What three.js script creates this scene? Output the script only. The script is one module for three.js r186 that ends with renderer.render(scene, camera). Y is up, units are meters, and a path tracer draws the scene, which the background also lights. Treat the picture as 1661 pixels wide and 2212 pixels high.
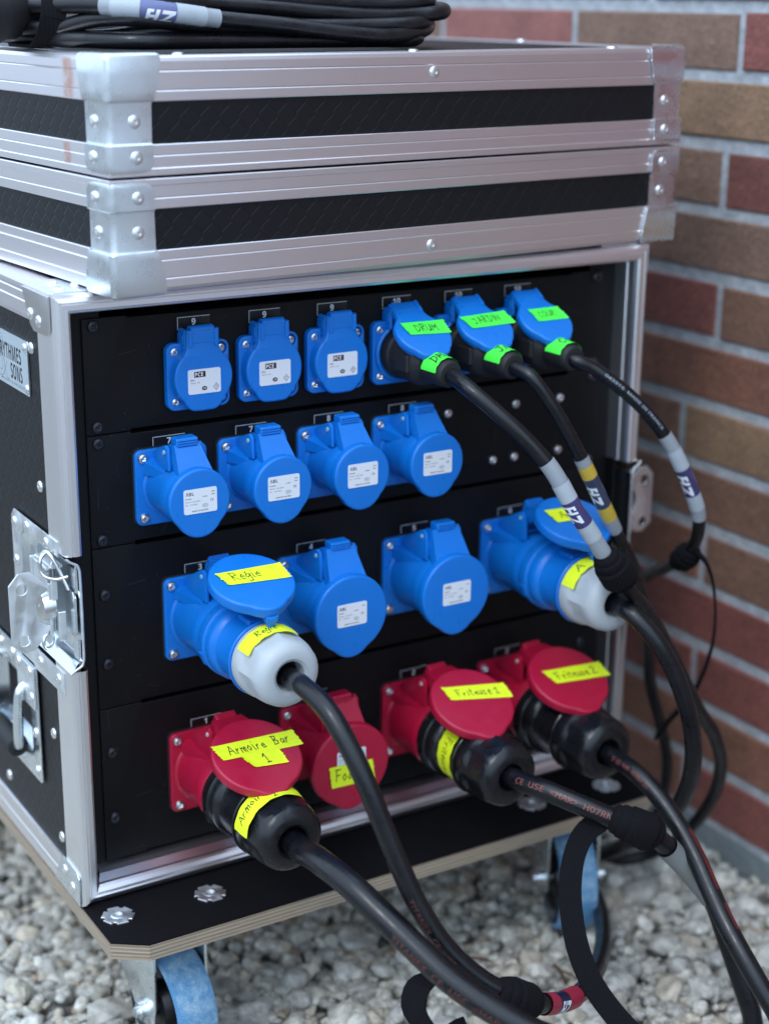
import * as THREE from 'three';
import { mergeGeometries, mergeVertices, toCreasedNormals } from 'three/addons/utils/BufferGeometryUtils.js';
import { RoundedBoxGeometry } from 'three/addons/geometries/RoundedBoxGeometry.js';
import { ConvexGeometry } from 'three/addons/geometries/ConvexGeometry.js';
import { ImprovedNoise } from 'three/addons/math/ImprovedNoise.js';

// ---------------------------------------------------------------- camera, sky, sun, exposure
// Working units are millimetres in the space of the rack front: x right, y up from the top of the first rack panel,
// z towards the viewer from the panel faces. World metres: W() below (the gravel lies at y = 0).
const MM = 0.001, GROUND = -612;
const V = (x, y, z) => new THREE.Vector3(x, y, z);
const W = (x, y, z) => V(x * MM, (y - GROUND) * MM, z * MM);
const scene = new THREE.Scene();
const camera = new THREE.PerspectiveCamera(34.61, 768 / 1024, 0.05, 120);
const CAM = V(-433.06, 228.26, 1126.24);
camera.position.copy(W(CAM.x, CAM.y, CAM.z));
camera.rotation.set(-0.30582772, -0.54581569, 0.00873114, 'YXZ');
camera.focus = 1.235;
camera.userData.fStop = 3.0;
scene.add(camera);
camera.updateMatrixWorld(true);

{ // overcast sky, a little cool
  const w = 256, h = 128, d = new Float32Array(w * h * 4), n = new ImprovedNoise();
  for (let j = 0; j < h; j++) for (let i = 0; i < w; i++) {
    const el = ((j + 0.5) / h - 0.5) * Math.PI, az = (i / w) * 2 * Math.PI, s = Math.max(0, Math.sin(el));
    const cl = n.noise(Math.cos(az) * Math.cos(el) * 2.2 + 5, Math.sin(el) * 4, Math.sin(az) * Math.cos(el) * 2.2) * 0.16;
    const L = (0.62 + 0.5 * s) * (1 + cl), k = (j * w + i) * 4;
    d[k] = L * 0.73; d[k + 1] = L * 0.93; d[k + 2] = L * 1.20; d[k + 3] = 1;
  }
  const t = new THREE.DataTexture(d, w, h, THREE.RGBAFormat, THREE.FloatType);
  t.mapping = THREE.EquirectangularReflectionMapping; t.magFilter = t.minFilter = THREE.LinearFilter; t.needsUpdate = true;
  scene.background = t; scene.environment = t;
}
const sun = new THREE.DirectionalLight(new THREE.Color(1, 0.985, 0.96), 0.5);
sun.position.set(-3.2, 5, 2.2); sun.target.position.set(0.25, 0.3, 0);
sun.castShadow = true; sun.shadow.radius = 34; sun.shadow.mapSize.set(2048, 2048);
Object.assign(sun.shadow.camera, { left: -3, right: 3, top: 3, bottom: -3, near: 0.1, far: 20 });
scene.add(sun, sun.target);

const renderer = new THREE.WebGLRenderer({ antialias: true });
renderer.toneMapping = THREE.LinearToneMapping;
renderer.toneMappingExposure = 2.08;
renderer.shadowMap.enabled = true;

// ---------------------------------------------------------------- helpers
let seed = 20240611;
const rnd = () => { seed |= 0; seed = (seed + 0x6d2b79f5) | 0; let t = Math.imul(seed ^ (seed >>> 15), 1 | seed); t = (t + Math.imul(t ^ (t >>> 7), 61 | t)) ^ t; return ((t ^ (t >>> 14)) >>> 0) / 4294967296; };
const rr = (a, b) => a + (b - a) * rnd();
const noise = new ImprovedNoise();
const F = 3550, CU = 830.5, CV = 1106;   // lens in pixels of the photograph at 1661 px wide
const rotM = new THREE.Matrix4().extractRotation(camera.matrixWorld);
const rayDir = (u, v) => V((u - CU) / F, -(v - CV) / F, -1).applyMatrix4(rotM);
const pix = (u, v, dep) => rayDir(u, v).multiplyScalar(dep).add(CAM);       // direction from the photo, distance given
const pixPlane = (u, v, p, n) => { const d = rayDir(u, v); return d.multiplyScalar(p.clone().sub(CAM).dot(n) / d.dot(n)).add(CAM); };
const DEG = Math.PI / 180;

const taken = {};
const numbered = (n) => { const k = taken[n] = (taken[n] ?? -1) + 1; return k ? n + '_' + String(k).padStart(3, '0') : n; };
function thing(name, label, category, o = [0, GROUND, 0], group, turn = 0) {
  const g = new THREE.Group(); g.name = numbered(name); g.position.copy(W(...o)); g.rotation.y = turn;
  g.userData = { label, category }; if (group) g.userData.group = group;
  g.org = V(...o); if (turn) g.org.set(0, 0, 0);
  scene.add(g); return g;
}
function sub(parent, name, o, rel = true) {   // a part that has pieces of its own; rel: its shapes are given from its own origin
  const g = new THREE.Group(); g.name = name; g.position.copy(V(...o).sub(parent.org).multiplyScalar(MM));
  g.org = rel ? V(0, 0, 0) : V(...o); parent.add(g); return g;
}
function planar(g) {   // uv in units of 100 mm, by the way each face points
  const p = g.attributes.position, uv = new Float32Array(p.count * 2), a = V(), b = V(), c = V(), n = V();
  for (let i = 0; i < p.count; i += 3) {
    a.fromBufferAttribute(p, i); b.fromBufferAttribute(p, i + 1); c.fromBufferAttribute(p, i + 2);
    n.crossVectors(b.clone().sub(a), c.clone().sub(a)); const x = Math.abs(n.x), y = Math.abs(n.y), z = Math.abs(n.z);
    [a, b, c].forEach((q, k) => { const [s, t] = x >= y && x >= z ? [q.z, q.y] : y >= z ? [q.x, q.z] : [q.x, q.y]; uv[(i + k) * 2] = s * 0.01; uv[(i + k) * 2 + 1] = t * 0.01; });
  }
  g.setAttribute('uv', new THREE.BufferAttribute(uv, 2)); return g;
}
function clean(g) { let q = g.index ? g.toNonIndexed() : g; for (const k of Object.keys(q.attributes)) if (!['position', 'normal', 'uv'].includes(k)) q.deleteAttribute(k); if (!q.attributes.normal) q.computeVertexNormals(); if (!q.attributes.uv) planar(q); q.morphAttributes = {}; return q; }
function G(parent, name, geos, mat, keepUV = false, kind) {
  const list = (Array.isArray(geos) ? geos : [geos]).map(clean);
  let g = list.length > 1 ? mergeGeometries(list) : list[0].clone();
  if (!keepUV) planar(g);
  g.translate(-parent.org.x, -parent.org.y, -parent.org.z); g.scale(MM, MM, MM);
  const m = new THREE.Mesh(g, mat); m.name = name; m.castShadow = m.receiveShadow = true; if (kind) m.userData.kind = kind;
  parent.add(m); return m;
}
function share(parent, name, geo, mat, pos, rot, scale) {   // copies of one small shape (geo already in metres)
  const m = new THREE.Mesh(geo, mat); m.name = name; m.position.copy(V(...pos).sub(parent.org).multiplyScalar(MM)); m.castShadow = m.receiveShadow = true;
  if (rot) m.rotation.set(...rot); if (scale) m.scale.setScalar(scale); parent.add(m); return m;
}
const box = (x0, x1, y0, y1, z0, z1, r = 0) => { const g = r ? new RoundedBoxGeometry(x1 - x0, y1 - y0, z1 - z0, 2, r) : new THREE.BoxGeometry(x1 - x0, y1 - y0, z1 - z0); return g.translate((x0 + x1) / 2, (y0 + y1) / 2, (z0 + z1) / 2); };
const lathe = (pts, n = 40) => { const g = new THREE.LatheGeometry(pts.map(([r, z]) => new THREE.Vector2(Math.max(r, 0.001), z)), n); g.rotateX(Math.PI / 2); return crease(g, 0.55); };   // about the z axis, [r, z]
const crease = (g, a = 0.6) => toCreasedNormals(g, a);
const rrect = (w, h, r) => { const s = new THREE.Shape(), x = w / 2, y = h / 2; s.moveTo(-x + r, -y); s.lineTo(x - r, -y); s.absarc(x - r, -y + r, r, -Math.PI / 2, 0); s.lineTo(x, y - r); s.absarc(x - r, y - r, r, 0, Math.PI / 2); s.lineTo(-x + r, y); s.absarc(-x + r, y - r, r, Math.PI / 2, Math.PI); s.lineTo(-x, -y + r); s.absarc(-x + r, -y + r, r, Math.PI, 1.5 * Math.PI); return s; };
const ext = (s, d, b = 0, cs = 24, bs = 3) => crease(new THREE.ExtrudeGeometry(s, { depth: d - 2 * b, bevelEnabled: b > 0, bevelSize: b, bevelThickness: b, bevelOffset: -b, bevelSegments: bs, curveSegments: cs }).translate(0, 0, b), 0.5);
const poly = (pts) => { const s = new THREE.Shape(); pts.forEach(([x, y], i) => i ? s.lineTo(x, y) : s.moveTo(x, y)); s.closePath(); return s; };
function bar(profile, f0, f1, caps = true) {   // a profile [[a, b], ...] drawn from end f0 to end f1 (each maps a profile point to a place)
  const P = [], q = (...v) => v.forEach((p) => P.push(p.x, p.y, p.z));
  const n = profile.length;
  for (let i = 0; i < n; i++) { const a = profile[i], b = profile[(i + 1) % n]; q(f0(a), f0(b), f1(b)); q(f0(a), f1(b), f1(a)); }
  if (caps) for (const [x, y, z] of THREE.ShapeUtils.triangulateShape(profile.map(([x, y]) => new THREE.Vector2(x, y)), [])) { q(f0(profile[x]), f0(profile[y]), f0(profile[z])); q(f1(profile[x]), f1(profile[z]), f1(profile[y])); }
  const g = new THREE.BufferGeometry(); g.setAttribute('position', new THREE.Float32BufferAttribute(P, 3)); g.computeVertexNormals(); return g;
}
function rings(list, close = true, angle = 0.6) {   // skin over rings of equally many points
  const P = [], q = (...v) => v.forEach((p) => P.push(p.x, p.y, p.z)), n = list[0].length;
  for (let k = 0; k + 1 < list.length; k++) for (let i = 0; i < (close ? n : n - 1); i++) { const j = (i + 1) % n, a = list[k][i], b = list[k][j], c = list[k + 1][j], d = list[k + 1][i]; q(a, b, c); q(a, c, d); }
  const g = new THREE.BufferGeometry(); g.setAttribute('position', new THREE.Float32BufferAttribute(P, 3)); g.computeVertexNormals(); return crease(g, angle);
}
const loft = (secs, n = 36) => rings(secs.map(({ z, rx, ry = rx, x = 0, y = 0, p = 2 }) => Array.from({ length: n }, (_, i) => { const t = (i / n) * 2 * Math.PI, c = Math.cos(t), s = Math.sin(t); return V(x + rx * Math.sign(c) * Math.abs(c) ** (2 / p), y + ry * Math.sign(s) * Math.abs(s) ** (2 / p), z); })));
const at = (g, x, y, z) => g.clone().translate(x, y, z);

// a cable's centre line with steady frames
class Run {
  constructor(pts, step = 4) {
    this.c = new THREE.CatmullRomCurve3(pts, false, 'centripetal'); this.len = this.c.getLength();
    this.n = Math.max(8, Math.round(this.len / step)); this.c.arcLengthDivisions = this.n * 4; this.c.updateArcLengths();
    this.p = this.c.getSpacedPoints(this.n); this.f = [];
    let nrm = null;
    for (let i = 0; i <= this.n; i++) {
      const t = this.p[Math.min(i + 1, this.n)].clone().sub(this.p[Math.max(i - 1, 0)]).normalize();
      if (!nrm) nrm = V(0, 1, 0.01); nrm = nrm.clone().addScaledVector(t, -nrm.dot(t)).normalize();
      this.f.push([t, nrm, V().crossVectors(t, nrm)]);
    }
  }
  at(s) { const k = THREE.MathUtils.clamp(s / this.len, 0, 1) * this.n, i = Math.min(Math.floor(k), this.n - 1), w = k - i; return { p: this.p[i].clone().lerp(this.p[i + 1], w), t: this.f[i][0], n: this.f[i][1].clone().lerp(this.f[i + 1][1], w).normalize(), b: this.f[i][2].clone().lerp(this.f[i + 1][2], w).normalize() }; }
  near(q) { let best = 0, d = 1e9; this.p.forEach((p, i) => { const e = p.distanceTo(q); if (e < d) { d = e; best = i; } }); return best / this.n * this.len; }
  face(s, q = CAM) { const o = this.at(s), d = q.clone().sub(o.p); return Math.atan2(d.dot(o.b), d.dot(o.n)); }   // the turn about the cable that looks to a place
  skin(s0, s1, rad, { a0 = 0, a1 = 2 * Math.PI, m = 20, step = 4, lift } = {}) {   // rad: radius or function of 0..1 along
    const full = a1 - a0 > 6.28, ns = Math.max(1, Math.ceil(Math.abs(s1 - s0) / step)), pos = [], uv = [], nor = [], idx = [];
    for (let i = 0; i <= ns; i++) { const w = i / ns, o = this.at(s0 + (s1 - s0) * w), r0 = typeof rad === 'function' ? rad(w) : rad;
      for (let j = 0; j <= m; j++) { const a = a0 + (a1 - a0) * j / m, r = r0 + (lift ? lift(w, j / m) : 0), d = o.n.clone().multiplyScalar(Math.cos(a)).addScaledVector(o.b, Math.sin(a)); const p = o.p.clone().addScaledVector(d, r); pos.push(p.x, p.y, p.z); nor.push(d.x, d.y, d.z); uv.push(w, 1 - j / m); } }
    for (let i = 0; i < ns; i++) for (let j = 0; j < m; j++) { const a = i * (m + 1) + j, b = a + m + 1; idx.push(a, a + 1, b + 1, a, b + 1, b); }
    const g = new THREE.BufferGeometry(); g.setAttribute('position', new THREE.Float32BufferAttribute(pos, 3)); g.setAttribute('normal', new THREE.Float32BufferAttribute(nor, 3)); g.setAttribute('uv', new THREE.Float32BufferAttribute(uv, 2)); g.setIndex(idx);
    if (lift || typeof rad === 'function') { g.deleteAttribute('normal'); g.computeVertexNormals(); if (full) { const m2 = g.toNonIndexed(); m2.deleteAttribute('uv'); m2.deleteAttribute('normal'); const s = mergeVertices(m2, 0.01); s.computeVertexNormals(); return s; } }
    return g;
  }
  tube(r, uvL = 60) { const g = this.skin(0, this.len, r), u = g.attributes.uv; for (let i = 0; i < u.count; i++) u.setXY(i, u.getX(i) * this.len / uvL, u.getY(i) * 1); return g; }
}
function ribbon(pts, wid, w, th = 1.4) {   // flat strap: points and, at each, the direction across it
  const c = new THREE.CatmullRomCurve3(pts), d = new THREE.CatmullRomCurve3(wid), n = Math.max(10, Math.round(c.getLength() / 5)), L = [];
  for (let i = 0; i <= n; i++) { const p = c.getPoint(i / n), t = c.getTangent(i / n), x = d.getPoint(i / n); x.addScaledVector(t, -x.dot(t)).normalize(); const m = V().crossVectors(t, x);
    L.push([[-.5, -.5], [.5, -.5], [.5, .5], [-.5, .5]].map(([a, b]) => p.clone().addScaledVector(x, a * w).addScaledVector(m, b * th))); }
  return mergeGeometries([rings(L, true, 0.5), ...[L[0], L[n]].map((r) => { const g = new THREE.BufferGeometry(); g.setAttribute('position', new THREE.Float32BufferAttribute([r[0], r[1], r[2], r[0], r[2], r[3]].flatMap((p) => p.toArray()), 3)); g.computeVertexNormals(); return g; })].map((g) => (g.deleteAttribute('uv'), g)));
}
function patch(c, n = 10, m = 4, bend) {   // a sheet over four corners (top left, top right, bottom right, bottom left), uv 0..1
  const pos = [], uv = [], idx = [];
  for (let j = 0; j <= m; j++) for (let i = 0; i <= n; i++) { const s = i / n, t = j / m, p = c[0].clone().lerp(c[1], s).lerp(c[3].clone().lerp(c[2], s), t); if (bend) bend(p, s, t); pos.push(p.x, p.y, p.z); uv.push(s, 1 - t); }
  for (let j = 0; j < m; j++) for (let i = 0; i < n; i++) { const a = j * (n + 1) + i, b = a + n + 1; idx.push(a, b, a + 1, a + 1, b, b + 1); }
  const g = new THREE.BufferGeometry(); g.setAttribute('position', new THREE.Float32BufferAttribute(pos, 3)); g.setAttribute('uv', new THREE.Float32BufferAttribute(uv, 2)); g.setIndex(idx); g.computeVertexNormals(); return g;
}

// ---------------------------------------------------------------- textures and materials
function dtex(w, h, fn, srgb = false) {
  const d = new Uint8Array(w * h * 4);
  for (let j = 0; j < h; j++) for (let i = 0; i < w; i++) { const v = fn(i / w, j / h, i, j), k = (j * w + i) * 4; if (typeof v === 'number') d[k] = d[k + 1] = d[k + 2] = v * 255; else { d[k] = v[0] * 255; d[k + 1] = v[1] * 255; d[k + 2] = v[2] * 255; } d[k + 3] = 255; }
  const t = new THREE.DataTexture(d, w, h); t.wrapS = t.wrapT = THREE.RepeatWrapping; t.magFilter = THREE.LinearFilter; t.minFilter = THREE.LinearMipmapLinearFilter; t.generateMipmaps = true; if (srgb) t.colorSpace = THREE.SRGBColorSpace; t.needsUpdate = true; return t;
}
const tn = (u, v, f, s = 0) => { // tileable noise: four shifted copies cross-faded
  const q = (a, b) => noise.noise((u - a) * f + s * 3.7, (v - b) * f + s * 1.3, s * 2.1 + .37), w = [(1 - u) * (1 - v), u * (1 - v), (1 - u) * v, u * v], k = Math.hypot(...w); return (q(0, 0) * w[0] + q(1, 0) * w[1] + q(0, 1) * w[2] + q(1, 1) * w[3]) / k; };
const fbm = (u, v, f, s) => tn(u, v, f, s) + 0.5 * tn(u, v, f * 2, s + 4) + 0.25 * tn(u, v, f * 4, s + 9);
const cl = (x, a = 0, b = 1) => Math.min(b, Math.max(a, x));
const rep = (t, x, y = x) => { const q = t.clone(); q.repeat.set(x, y); q.needsUpdate = true; return q; };
const white = Array.from({ length: 256 * 256 }, () => rnd());
const grainT = dtex(256, 256, (u, v, i, j) => white[j * 256 + i] * 0.6 + 0.4 * white[((j >> 1) * 256 + (i >> 1))]);
const smudgeT = dtex(256, 256, (u, v) => cl(0.72 + 0.3 * fbm(u, v, 6, 2)));
const drawnT = dtex(512, 256, (u, v, i, j) => cl(0.84 + 0.05 * (white[j * 256 + 7] - 0.5) + 0.16 * fbm(u, v, 5, 7)));   // drawn aluminium: fine lines along x with cloudy handling marks
const hexT = (() => { // embossed hexagons 16 x 19 mm
  const w = 128, h = 152; return dtex(w, h, (u, v) => {
    let best = 99, second = 99; for (let jj = -1; jj <= 2; jj++) for (let ii = -1; ii <= 2; ii++) for (const [ox, oy] of [[0, 0], [.5, .5]]) { const dx = (u - ii - ox) * 16, dy = (v - jj - oy) * 19, d = Math.hypot(dx, dy); if (d < best) { second = best; best = d; } else if (d < second) second = d; }
    const e = second - best; return cl(e / 1.3) * 0.8 + 0.2 * cl(1 - best / 10); });
})();
const scuffT = (base, mark, n, len, dots) => { const c = document.createElement('canvas'); c.width = c.height = 512; const x = c.getContext('2d'); x.fillStyle = base; x.fillRect(0, 0, 512, 512); for (let i = 0; i < n; i++) { const a = rr(0, 6.28), l = rr(.2, 1) * len, p = rnd() * 512, q = rnd() * 512; x.strokeStyle = `rgba(${mark},${rr(.05, .35)})`; x.lineWidth = rr(.6, 1.8); x.beginPath(); x.moveTo(p, q); x.quadraticCurveTo(p + Math.cos(a) * l * .5 + rr(-4, 4), q + Math.sin(a) * l * .5 + rr(-4, 4), p + Math.cos(a) * l, q + Math.sin(a) * l); x.stroke(); } for (let i = 0; i < dots; i++) { x.fillStyle = `rgba(${mark},${rr(.1, .7)})`; x.beginPath(); x.arc(rnd() * 512, rnd() * 512, rr(.4, 1.3), 0, 7); x.fill(); } const t = new THREE.CanvasTexture(c); t.wrapS = t.wrapT = THREE.RepeatWrapping; return t; };
const srgb = (t) => { t.colorSpace = THREE.SRGBColorSpace; return t; };
const panelDust = srgb(scuffT('#0c0c0e', '130,132,136', 26, 60, 160)), cableDust = srgb(scuffT('#0d0e13', '120,122,128', 34, 34, 240)), plasticDust = srgb(scuffT('#f2f2f2', '255,255,255', 30, 40, 120)), metalWear = scuffT('#d6d6d6', '255,255,255', 150, 130, 0);
const STD = (o) => new THREE.MeshStandardMaterial(o), PHY = (o) => new THREE.MeshPhysicalMaterial(o), C = (r, g, b) => new THREE.Color().setRGB(r, g, b);
const M = {
  alu: STD({ color: C(.91, .88, .90), metalness: 1, roughness: .42, roughnessMap: rep(metalWear, .8, .8), bumpMap: rep(drawnT, .5, 1), bumpScale: 0.000008 }),  // slight pink in the base colour imitates the brick wall's reflection
  aluV: STD({ color: C(.90, .89, .90), metalness: 1, roughness: .44, roughnessMap: rep(metalWear, .9, .9), bumpMap: rep(grainT, .8), bumpScale: 0.00002 }),
  zincBright: STD({ color: C(.80, .86, .90), metalness: 1, roughness: .24, roughnessMap: rep(smudgeT, 1.3) }),
  zinc: STD({ color: C(.82, .87, .90), metalness: 1, roughness: .40, roughnessMap: rep(smudgeT, 1.1) }),
  zincDull: STD({ color: C(.76, .79, .80), metalness: 1, roughness: .7, roughnessMap: rep(smudgeT, 1.5) }),
  steel: STD({ color: C(.74, .74, .74), metalness: 1, roughness: .28 }),
  rivet: STD({ color: C(.86, .87, .88), metalness: 1, roughness: .36 }),
  screwBlack: STD({ color: C(.05, .052, .06), metalness: .8, roughness: .36 }),
  hex: PHY({ color: C(.0075, .008, .010), roughness: .45, specularIntensity: .6, bumpMap: rep(hexT, 100 / 16, 100 / 19), bumpScale: 0.00032 }),
  powder: PHY({ map: rep(panelDust, .55), roughness: .52, specularIntensity: .45, bumpMap: rep(grainT, 3), bumpScale: 0.00005 }),
  rail: PHY({ specularIntensity: .45, color: C(.0045, .0045, .005), roughness: .55, bumpMap: rep(grainT, 3), bumpScale: 0.00004 }),
  inside: STD({ color: C(.006, .006, .006), roughness: .9 }),
  blue: PHY({ color: C(.0045, .195, .70), map: rep(plasticDust, .9), roughness: .48, roughnessMap: rep(smudgeT, 1.3), bumpMap: rep(grainT, 4), bumpScale: 0.00006, specularIntensity: .9 }),
  red: PHY({ color: C(.42, .006, .038), roughness: .52, roughnessMap: rep(smudgeT, 1.3), bumpMap: rep(grainT, 4), bumpScale: 0.00006 }),
  grey: PHY({ color: C(.44, .48, .50), roughness: .45, bumpMap: rep(grainT, 3), bumpScale: 0.00003 }),
  blackPlastic: PHY({ color: C(.0075, .008, .010), roughness: .4, roughnessMap: rep(smudgeT, 1.7), bumpMap: rep(grainT, 3), bumpScale: 0.00003 }),
  rubberPlug: STD({ color: C(.010, .010, .0115), roughness: .62, bumpMap: rep(grainT, 3), bumpScale: 0.00004 }),
  cable: STD({ map: rep(cableDust, .5, 1), roughness: .46, roughnessMap: rep(smudgeT, 1, 1), bumpMap: rep(grainT, 1, 1), bumpScale: 0.00005 }),
  gasket: STD({ color: C(.006, .006, .006), roughness: .8 }),
  pin: STD({ color: C(.24, .45, .60), roughness: .5 }),
  pinPale: STD({ color: C(.55, .45, .45), roughness: .5 }),
  felt: PHY({ color: C(.0052, .0046, .006), roughness: .95, specularIntensity: .3, bumpMap: rep(grainT, 2.2), bumpScale: 0.0006 }),
  velcro: PHY({ color: C(.0055, .005, .0068), roughness: .9, specularIntensity: .35, bumpMap: rep(dtex(64, 64, (u, v, i, j) => cl(.5 + .5 * Math.sin(u * 50.2) * (.6 + .4 * Math.sin(v * 50.2)))), 4, 4), bumpScale: 0.0006 }),
  tread: STD({ color: 0xffffff, roughness: .75, map: rep(dtex(256, 256, (u, v, i, j) => { const g = cl(.35 + fbm(u, v, 5, 11) * .9 + fbm(u, v, 24, 12) * .5), sp = white[j * 256 + i] > .9 ? .14 : 0; return [cl(.32 + .24 * g + sp), cl(.52 + .15 * g + sp), cl(.68 + .07 * g + sp)]; }, true), .9), bumpMap: rep(grainT, 2), bumpScale: 0.0001 }),
  hub: STD({ color: C(.010, .010, .012), roughness: .35 }),
  sleeveClear: PHY({ color: C(.30, .33, .36), roughness: .35 }),
  sleevePale: PHY({ color: C(.20, .21, .205), roughness: .5 }),
  sleeveGrey: PHY({ color: C(.40, .45, .49), roughness: .5, bumpMap: rep(smudgeT, 1), bumpScale: 0.0003 }),
  tapeYellow: STD({ color: C(.60, .42, .05), roughness: .5 }),
  tapeRed: STD({ color: C(.36, .02, .05), roughness: .5 }),
  mortar: STD({ color: C(.60, .64, .68), roughness: .95, map: rep(dtex(256, 256, (u, v, i, j) => { const n = cl(.86 + .10 * fbm(u, v, 8, 21) + .06 * (white[j * 256 + i] - .5)); return [n, n, n]; }, true), 1.2), bumpMap: rep(dtex(256, 256, (u, v, i, j) => cl(.5 + .3 * fbm(u, v, 14, 5) + .12 * (white[j * 256 + i] - .5))), 1.2), bumpScale: 0.0009 }),
  plinth: STD({ color: C(.20, .23, .24), roughness: .95, bumpMap: rep(smudgeT, 1.5), bumpScale: 0.003 }),
  soil: STD({ color: C(.10, .095, .085), roughness: 1, bumpMap: rep(grainT, 1), bumpScale: 0.004 }),
};


// canvas prints
function canvas(w, h, draw, srgb = true) { const c = document.createElement('canvas'); c.width = w; c.height = h; const x = c.getContext('2d'); draw(x, w, h); const t = new THREE.CanvasTexture(c); if (srgb) t.colorSpace = THREE.SRGBColorSpace; return t; }
const HAND = { // pen strokes, letters in a unit box (x right, y up)
  A: [[[0, 0], [.35, 1], [.7, 0]], [[.1, .4], [.62, .42]]], R: [[[.1, 0], [.12, 1]], [[0, .95], [.5, .98], [.55, .65], [.12, .5], [.65, 0]]], D: [[[.12, 0], [.1, 1]], [[0, .95], [.5, .85], [.62, .45], [.4, .08], [.05, .02]]],
  U: [[[.05, 1], [.08, .2], [.3, 0], [.55, .2], [.58, 1], [.6, 0]]], M: [[[0, 0], [.12, 1], [.38, .35], [.66, 1], [.78, 0]]], J: [[[.1, 1], [.7, 1]], [[.45, 1], [.45, .15], [.22, 0], [0, .2]]], I: [[[.15, 1], [.15, 0]]], N: [[[0, 0], [.05, 1], [.55, .05], [.58, 1]]],
  C: [[[.6, .85], [.3, 1], [.05, .5], [.25, .02], [.6, .15]]], O: [[[.35, 1], [.05, .6], [.15, .05], [.5, .05], [.65, .6], [.35, 1]]], B: [[[.1, 0], [.12, 1]], [[0, 1], [.45, .95], [.42, .6], [.12, .5], [.55, .42], [.5, .05], [.02, 0]]], F: [[[.12, 0], [.12, 1]], [[0, 1], [.6, 1]], [[.12, .52], [.48, .55]]],
  e: [[[.05, .3], [.45, .36], [.3, .6], [.08, .35], [.2, .03], [.5, .1]]], g: [[[.45, .5], [.2, .6], [.05, .3], [.2, .08], [.42, .3], [.45, .58], [.42, -.3], [.15, -.42], [.02, -.2]]], i: [[[.12, .55], [.15, .05], [.25, .02]], [[.16, .82], [.18, .86]]], m: [[[.05, 0], [.08, .52], [.1, .35], [.28, .55], [.33, .02], [.36, .38], [.55, .55], [.6, .02]]],
  o: [[[.25, .55], [.04, .28], [.22, .02], [.44, .26], [.25, .55]]], r: [[[.08, 0], [.1, .52], [.12, .32], [.36, .54]]], a: [[[.42, .48], [.18, .55], [.05, .25], [.2, .03], [.4, .25], [.42, .55], [.46, .03]]], t: [[[.2, .9], [.2, .1], [.38, .02]], [[.02, .58], [.4, .6]]],
  u: [[[.06, .55], [.08, .12], [.24, .02], [.4, .2], [.42, .55], [.46, .03]]], s: [[[.36, .48], [.15, .56], [.1, .36], [.34, .22], [.28, .03], [.03, .06]]], d: [[[.42, .48], [.18, .55], [.05, .25], [.2, .03], [.4, .25], [.44, 1], [.48, .03]]], p: [[[.08, .52], [.1, -.4]], [[.1, .4], [.32, .56], [.42, .25], [.12, .05]]], n: [[[.06, 0], [.08, .52], [.1, .34], [.3, .55], [.36, .02]]],
  '1': [[[.05, .7], [.3, 1], [.28, .03]], [[.05, 0], [.55, .05]]], '2': [[[.05, .8], [.3, 1], [.5, .75], [.05, .05], [.6, .06]]], "'": [[[.05, .8], [.2, .98]]] };
const ADV = (ch) => 'MJ'.includes(ch) ? .92 : 'ADRUNCOBF'.includes(ch) ? .8 : ch === 'm' ? .74 : ch === 'i' || ch === 'I' ? .38 : ch === "'" ? -.02 : ch === ' ' ? .4 : .58;
function pen(x, text, px, py, s, w, tilt = 0, ink = '#17201a') {
  x.strokeStyle = ink; x.lineWidth = w; x.lineCap = x.lineJoin = 'round'; let o = 0;
  for (const ch of text) { const lh = rr(.86, 1.14); for (const line of HAND[ch] ?? []) { x.beginPath(); line.forEach(([a, b], i) => { const ax = px + (o + a + b * .12 + rr(-.04, .04)) * s, ay = py - (b * lh + rr(-.04, .04) + o * tilt) * s; i ? x.lineTo(ax, ay) : x.moveTo(ax, ay); }); x.stroke(); } o += ADV(ch); }
}
const TAPE = { y: '#e9fb22', g: '#4dff4a' };
function tape(color, w, h, write) { return STD({ roughness: .62, map: canvas(w, h, (x) => { x.fillStyle = TAPE[color]; x.fillRect(0, 0, w, h); for (let i = 0; i < 500; i++) { x.fillStyle = `rgba(${rnd() > .5 ? '255,255,230' : '120,150,20'},${rr(.02, .07)})`; x.fillRect(rnd() * w, rnd() * h, rr(4, 40), 1.5); } write(x, w, h); }), bumpMap: rep(smudgeT, 2), bumpScale: 0.0004, side: THREE.DoubleSide }); }
const num = (s) => STD({ roughness: .45, map: canvas(216, 80, (x, w, h) => { x.fillStyle = '#0b0c0d'; x.fillRect(0, 0, w, h); x.fillStyle = '#aab0b2'; x.fillRect(0, 0, w, 5); x.fillRect(0, 0, 5, h); x.fillStyle = '#e3e8ea'; x.font = 'bold 54px sans-serif'; x.textAlign = 'center'; x.fillText(s, w / 2, 53); }) });
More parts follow.
